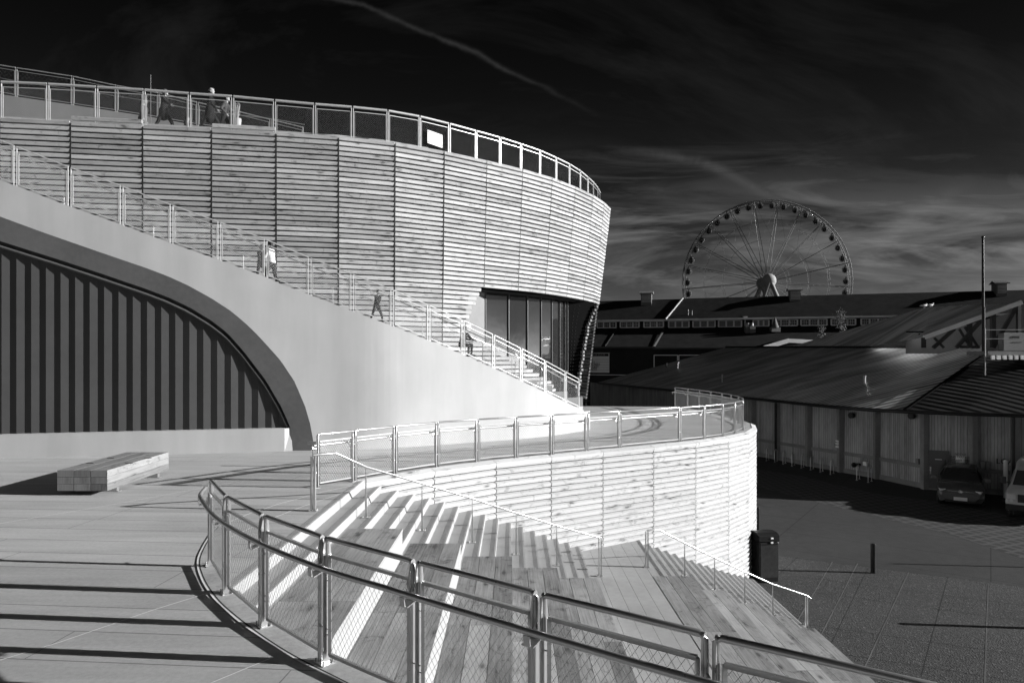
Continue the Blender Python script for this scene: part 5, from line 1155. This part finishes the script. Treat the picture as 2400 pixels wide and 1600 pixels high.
# ================================================================ people
def blob(name, caps, mat, parent, vox=.018, sm=4):
    m = MB()
    for c in caps:
        if len(c) == 4: m.pipe([c[0], c[0].lerp(c[1], .5), c[1]], [c[2], (c[2]+c[3])/2, c[3]], 10); m.sph(c[0], c[2], 10, 8); m.sph(c[1], c[3], 10, 8)
        else: m.sph(c[0], c[1], 14, 10)
    o = m.build(name, mat, None); r = o.modifiers.new('r', 'REMESH'); r.mode = 'VOXEL'; r.voxel_size = vox; r.use_smooth_shade = True
    s = o.modifiers.new('s', 'SMOOTH'); s.iterations = sm; s.factor = .5
    dg = bpy.context.evaluated_depsgraph_get(); me = bpy.data.meshes.new_from_object(o.evaluated_get(dg)); o.modifiers.clear(); old = o.data; o.data = me; bpy.data.meshes.remove(old)
    me.materials.clear(); me.materials.append(mat); o.parent = parent
    return o
def person(label, loc, rz, h=1.72, pose='walk', top='black_cloth', legs='trouser_cloth', hair='dark_hair', hat=None, longhair=False, coat=0.0, look=0, arms=None, hood=False, shoes='black_cloth', extra=None, bag=False, lean_=.04, dress=0):
    T = thing('person', label, 'person', loc, rz); k = h/1.75; V = lambda x, y, z: Vector((x, y, z))*k
    st_ = {'walk': .28, 'stand': .04, 'step': .18, 'sit': 0}[pose]; sit = pose == 'sit'; dz = -.45 if sit else 0
    hip = .92+dz; Ls = []
    for s in (-1, 1):
        hx = V(0, .09*s, hip)
        if sit: kn = V(.42, .12*s, .48); an = V(.40, .12*s, .09); toe = V(.56, .13*s, .04)
        else:
            f = st_*s; kn = V(f*.75+.05, .1*s, .49); an = V(f*1.15-(.06 if s < 0 and st_ > .1 else 0), .1*s, .09+(.05 if s < 0 and st_ > .1 else 0)); toe = an+V(.17, .01*s, -.05)
        Ls.append((hx, kn, an, toe))
    neck = V(lean_, 0, 1.44+dz); hd_ = V(lean_+.03, 0, 1.62+dz); chest = V(lean_*.7, 0, 1.24+dz); A = []
    for i, s in enumerate((-1, 1)):
        sh = V(lean_, .19*s, 1.38+dz); mode = (arms or ('swing', 'swing'))[i]
        if mode == 'swing': sw = (-.2 if s > 0 else .22)*(st_/.28 if st_ > .1 else .2); el = sh+V(sw*.6-.02, .05*s, -.28); wr = el+V(sw*.7+.06, .0, -.24)
        elif mode == 'fwd': el = sh+V(.1, .03*s, -.26); wr = el+V(.22, -.08*s, .06)
        elif mode == 'out': el = sh+V(.16, .1*s, -.22); wr = el+V(.2, .02*s, -.12)
        elif mode == 'pocket': el = sh+V(-.1, .1*s, -.26); wr = el+V(.16, -.1*s, -.18)
        elif mode == 'knee': el = sh+V(.16, .04*s, -.2); wr = el+V(.2, -.06*s, -.06)
        A.append((sh, el, wr))
    sk = [(hd_, (.088*k, .072*k, .108*k)), (hd_+V(.03, 0, -.06), (.06*k, .052*k, .055*k)), (hd_+V(-.02, 0, .03), (.09*k, .078*k, .09*k)), (neck, hd_-V(.02, 0, .05), .052*k, .05*k), (hd_+V(.088, 0, -.01), (.022*k, .013*k, .026*k)), (hd_+V(.082, 0, -.06), (.014*k, .026*k, .01*k)), (hd_+V(.07, 0, -.095), (.022*k, .026*k, .018*k)), (hd_+V(.07, 0, .035), (.02*k, .05*k, .012*k)),
          (V(0, 0, hip), neck, .08*k, .05*k), (chest, (.09*k, .15*k, .16*k))]
    for s in (-1, 1): sk.append((hd_+V(-.01, .076*s, -.01), (.018*k, .01*k, .03*k)))
    for sh, el, wr in A:
        dr_ = (wr-el).normalized(); sk += [(sh, el, .042*k, .036*k), (el, wr, .036*k, .024*k)]
        pal = wr+dr_*.05*k; sk.append((pal, (.03*k, .02*k, .045*k))); sd = dr_.cross(Vector((0, 1, 0))).normalized() if abs(dr_.y) < .9 else Vector((0, 0, 1)); curl = Vector((.25, 0, 0))
        for q, Lf in enumerate((.062, .072, .068, .052)): b = pal+dr_*.03*k+sd*(q-1.5)*.017*k; e = b+(dr_+curl*.4).normalized()*Lf*.55*k; sk += [(b, e, .0085*k, .0082*k), (e, e+(dr_+curl*1.6).normalized()*Lf*.45*k, .008*k, .007*k)]
        b = pal-dr_*.015*k+sd*.028*k; sk.append((b, b+(dr_*.6+sd).normalized()*.05*k, .0095*k, .008*k))
    for hx, kn, an, toe in Ls: sk += [(hx, kn, .06*k, .045*k), (kn, an, .045*k, .03*k), (an, toe, .035*k, .028*k)]
    body = blob('body', sk, M['skin_tone'], T, .0095, 3)
    tr_ = [(V(0, 0, hip), (.125*k, .165*k, .12*k))]
    for hx, kn, an, toe in Ls: tr_ += [(hx, kn, .092*k, .066*k), (kn, an+V(0, 0, .03), .064*k, .048*k)]
    blob('trousers', tr_, M[legs], T)
    for hx, kn, an, toe in Ls: blob('shoe', [(an-V(.04, 0, .03), toe, .046*k, .04*k), (an-V(.02, 0, 0), (.05*k, .045*k, .06*k))], M[shoes], T, .012)
    jk = [(V(.0, 0, hip+.06), (.13*k, .175*k, .13*k)), (chest, (.125*k, .19*k, .17*k)), (V(lean_*.3, 0, 1.1+dz), (.12*k, .165*k, .17*k)), (neck-V(.01, 0, .03), (.08*k, .09*k, .06*k))]
    if coat: jk += [(V(0, 0, hip), V(-.02, 0, hip-coat), .17*k, .18*k)]
    for sh, el, wr in A: jk += [(sh, el, .068*k, .056*k), (el, wr-(wr-el)*.04, .056*k, .043*k), (sh-V(0, 0, .02), V(lean_, 0, 1.4+dz), .07*k, .07*k)]
    if hood: jk += [(neck+V(-.05, 0, .02), (.08*k, .11*k, .06*k))]
    blob('jacket', jk, M[top], T)
    if hat: 
        blob('hat', [(hd_+V(-.015, 0, .05), (.105*k, .093*k, .085*k)), (hd_+V(-.05, 0, .02), (.08*k, .088*k, .08*k))]+([(hd_+V(-.02, 0, .15), (.035*k,)*3)] if hat == 'dark_hair' else []), M[hat], T, .01)
        if longhair: blob('hair', [(hd_+V(-.06, 0, -.02), (.06*k, .085*k, .09*k)), (hd_+V(-.07, 0, -.1), (.05*k, .08*k, .13*k))], M[hair], T, .011)
    else:
        hr = [(hd_+V(-.025, 0, .035), (.098*k, .086*k, .088*k)), (hd_+V(-.045, 0, -.01), (.07*k, .082*k, .085*k))]
        if longhair: hr += [(hd_+V(-.06, 0, -.12), (.055*k, .09*k, .16*k)), (hd_+V(-.0, .07, -.07), (.04*k, .02*k, .1*k)), (hd_+V(-.0, -.07, -.07), (.04*k, .02*k, .1*k))]
        blob('hair', hr, M[hair], T, .01)
    for s in (-1, 1):
        m = MB(); m.sph(hd_+V(.079, .03*s, .005), (.008*k, .013*k, .007*k), 8, 6); m.build('eye', M['dark_hair'], T)
    return T
RF = 11.12
def rp_(px, d): return ((px-CX)*d/F, d, RF)
person('person in a dark pompom beanie and long grey coat walking on the roof, leftmost', rp_(334, 27.0), 0, 1.72, 'stand', 'grey_cloth', hat='dark_hair', coat=.45, lean_=.06)
person('woman with long fair hair in a black coat striding along the roof', rp_(384, 26.2), 0, 1.76, 'walk', 'black_cloth', hair='light_hair', longhair=True, coat=.2, arms=('out', 'swing'))
person('person in dark clothes half hidden behind the roof railing posts, shorter than the others', rp_(436, 28.2), 0, 1.42, 'step', 'black_cloth', coat=.1)
person('person in a pale knitted beanie and black coat on the roof', rp_(492, 26.2), 0, 1.79, 'walk', 'black_cloth', hat='beanie_wool', longhair=True, coat=.3)
person('dark haired man in a grey hooded jacket looking down on the roof', rp_(526, 26.6), 0, 1.66, 'step', 'grey_cloth', hood=True, arms=('pocket', 'fwd'), lean_=.09)
def stairp(px, o, dz=0):
    p = hit(px, offs(SW, -o)); t = sw_top(px); return (p.x, p.y, t.z-.02+dz)
person('person with long dark hair in a white top and dark trousers on the grand stair', stairp(637, 1.5, -.1), R(172), 1.45, 'step', 'pale_cloth', longhair=True, arms=('fwd', 'fwd'), shoes='shoe')
person('small person in dark clothes beside the one in white on the grand stair', stairp(611, 1.3, -.1), R(-20), 1.15, 'step', 'black_cloth', hat='grey_cloth')
person('child in a dark knitted cap stepping down the grand stair', stairp(882, 1.2, -.05), R(-28), 1.05, 'walk', 'black_cloth', hat='trouser_cloth', legs='trouser_cloth', lean_=.1)
person('person in black sitting low on the grand stair behind a railing post', stairp(1082, 1.1, -.05), R(-28), 1.35, 'sit', 'black_cloth', hat='black_cloth', arms=('knee', 'knee'), lean_=.15)
# tall narrow planter seen between the roof posts and mast
q = P(556, 330, 26.6); T = thing('roof_planter', 'pale narrow planter with dry stalks behind the roof railing', 'planter', (q.x, q.y, RF))
m = MB(); m.tube((0, 0, 0), (0, 0, .75), .1, 12, .16); m.build('pot', M['cabin_grey'], T); m = MB()
for k in range(50): a = random.uniform(0, 6.28); e = Vector((math.cos(a)*.1, math.sin(a)*.1, .75+random.uniform(.2, .6))); m.tube((0, 0, .7), e, .004, 3); m.sph(e, .015, 5, 4)
m.build('stalk', M['cabin_grey'], T)
q = P(353, 300, 30); T = thing('roof_mast', 'thin upright mast behind the people on the roof', 'mast', (q.x, q.y, RF)); MB().tube((0, 0, 0), (0, 0, P(353, 176, 30).z-RF), .018, 6).build('pole', M['tarp'], T); MB().sph((0, 0, 1.0), .06).build('clamp', M['black_metal'], T)
q = P(734, 1050, 18.2); T = thing('drain_bracket', 'small steel bracket on the foot of the white wall behind the first railing post', 'bracket', (q.x, q.y, .1), absol=True)
q = P(722, 1038, 16.0); m = MB(); m.tube(q, q+Vector((.2, 0, 0)), .04, 10); m.bar(q+Vector((.12, 0, 0)), (q.x+.12, q.y, 0), .05, .02); m.build('arm', M['steel'], T)
# ================================================================ world, sun, camera
EL = R(15.4); AZ = (-.9957, .0925)
w = bpy.data.worlds.new('World'); bpy.context.scene.world = w; w.use_nodes = True; nt = w.node_tree
for n_ in list(nt.nodes): nt.nodes.remove(n_)
out = nt.nodes.new('ShaderNodeOutputWorld'); bg = nt.nodes.new('ShaderNodeBackground'); nt.links.new(bg.outputs[0], out.inputs[0])
sky = nt.nodes.new('ShaderNodeTexSky'); sky.sky_type = 'NISHITA'; sky.sun_disc = False; sky.sun_elevation = EL; sky.sun_rotation = R(95.3); sky.air_density = 1; sky.dust_density = .6; sky.ozone_density = 2
sc = nt.nodes.new('ShaderNodeSeparateColor'); nt.links.new(sky.outputs[0], sc.inputs[0])
red = sc.outputs[0]
tc = nt.nodes.new('ShaderNodeTexCoord'); sp = nt.nodes.new('ShaderNodeSeparateXYZ'); nt.links.new(tc.outputs['Generated'], sp.inputs[0])
X, Y, Z = sp.outputs; Zc = math_(nt, 'MAXIMUM', Z, .0)
yy = math_(nt, 'MAXIMUM', math_(nt, 'ABSOLUTE', Y), .05)
U = math_(nt, 'DIVIDE', X, yy); V_ = math_(nt, 'DIVIDE', Z, yy)          # direction on the sky: azimuth and height
cb = nt.nodes.new('ShaderNodeCombineXYZ'); nt.links.new(U, cb.inputs[0]); nt.links.new(V_, cb.inputs[1])
def nz(scale, s3, det=5, rough=.6, dist=.6, rot=0, loc=(0, 0, 0)):
    mp = nt.nodes.new('ShaderNodeMapping'); nt.links.new(cb.outputs[0], mp.inputs[0]); mp.inputs['Scale'].default_value = s3; mp.inputs['Rotation'].default_value = (0, 0, rot); mp.inputs['Location'].default_value = loc
    return noise(nt, mp.outputs[0], scale, det, rough, dist)
def gauss(x, c, wd):
    t = math_(nt, 'DIVIDE', math_(nt, 'SUBTRACT', x, c), wd); return math_(nt, 'EXPONENT', math_(nt, 'MULTIPLY', math_(nt, 'MULTIPLY', t, t), -1))
# low cloud bands on the right
low = math_(nt, 'MULTIPLY', ramp(nt, nz(1, (2.4, 13, 1), 7, .58, 1.3, R(-4)), .42, .6, 0, 1), gauss(V_, .155, .085))
wisp = math_(nt, 'MULTIPLY', ramp(nt, nz(1, (4, 24, 1), 7, .62, 1.2, R(9), (2, 7, 0)), .5, .68, 0, .65), gauss(V_, .17, .1))
low = math_(nt, 'ADD', low, wisp)
# contrail from upper left to the middle, another short one
def trail(u0, v0, u1, v1, wd, amp, a0_, a1_):
    dx, dy = u1-u0, v1-v0; L = math.hypot(dx, dy); dx, dy = dx/L, dy/L
    s = math_(nt, 'ADD', math_(nt, 'MULTIPLY', math_(nt, 'SUBTRACT', U, u0), dx), math_(nt, 'MULTIPLY', math_(nt, 'SUBTRACT', V_, v0), dy))
    d = math_(nt, 'SUBTRACT', math_(nt, 'MULTIPLY', math_(nt, 'SUBTRACT', U, u0), -dy), math_(nt, 'MULTIPLY', math_(nt, 'SUBTRACT', V_, v0), -dx))
    wob = math_(nt, 'MULTIPLY', math_(nt, 'SUBTRACT', nz(6, (1, 1, 1), 4), .5), .035)
    sag = math_(nt, 'MULTIPLY', math_(nt, 'SINE', math_(nt, 'MULTIPLY', math_(nt, 'DIVIDE', s, L), math.pi)), -.012)
    g = gauss(math_(nt, 'ADD', math_(nt, 'ADD', d, wob), sag), 0, wd)
    e = math_(nt, 'MULTIPLY', ramp(nt, s, -.06, .08, 0, 1), ramp(nt, s, L-.1, L+.05, 1, 0))
    return math_(nt, 'MULTIPLY', math_(nt, 'MULTIPLY', math_(nt, 'MULTIPLY', g, e), amp), ramp(nt, nz(9, (1, 1, 1), 5, .7), .3, .65, .25, 1))
t1 = trail(-.345, .56, .085, .375, .0036, .24, 0, 1); t2 = trail(.19, .3, .37, .245, .007, .4, 0, 1); t3 = trail(.53, .15, .64, .24, .014, .5, 0, 1)
veil = math_(nt, 'MULTIPLY', ramp(nt, nz(1, (1.4, 2.6, 1), 6, .65, 1.2, R(20), (3, 1, 0)), .48, .75, 0, .13), gauss(V_, .42, .16))
cl = math_(nt, 'ADD', math_(nt, 'ADD', low, math_(nt, 'ADD', t1, t2)), math_(nt, 'ADD', veil, t3))
back = ramp(nt, Y, -.25, .2, 1, 0)                                          # sky behind the camera
base = math_(nt, 'MULTIPLY', math_(nt, 'POWER', red, 1.35), SKYK)
base = math_(nt, 'MULTIPLY', base, math_(nt, 'ADD', math_(nt, 'MULTIPLY', math_(nt, 'EXPONENT', math_(nt, 'MULTIPLY', V_, -SKYTOP)), 1.0), .05))
cl = math_(nt, 'MULTIPLY', math_(nt, 'MULTIPLY', cl, ramp(nt, Y, 0, .2, .6, 1)), CLK)
tot_ = math_(nt, 'ADD', base, cl); tot_ = math_(nt, 'ADD', tot_, math_(nt, 'MULTIPLY', back, BACKK))
c3 = nt.nodes.new('ShaderNodeCombineColor')
for i in range(3): nt.links.new(tot_, c3.inputs[i])
nt.links.new(c3.outputs[0], bg.inputs[0]); bg.inputs[1].default_value = .1
sl = bpy.data.lights.new('sun', 'SUN'); sl.energy = 5; sl.angle = R(.53); so_ = bpy.data.objects.new('sun', sl); C.objects.link(so_)
Ld = Vector((AZ[0]*math.cos(EL), AZ[1]*math.cos(EL), -math.sin(EL))); so_.rotation_euler = Ld.to_track_quat('-Z', 'Y').to_euler(); so_.location = (60, -8, 40)
cam = bpy.data.cameras.new('camera'); co_ = bpy.data.objects.new('camera', cam); C.objects.link(co_); co_.location = (0, 0, H); co_.rotation_euler = (R(90), 0, 0)
cam.lens = 24; cam.sensor_width = 36; cam.shift_y = 40/2400; cam.clip_end = 3000; cam.clip_start = .05
s = bpy.context.scene; s.camera = co_
s.view_settings.view_transform = 'Standard'; s.view_settings.look = 'None'; s.view_settings.exposure = EXPO; s.view_settings.gamma = 1
for o in bpy.data.objects:
    if '_abs' in o: del o['_abs']
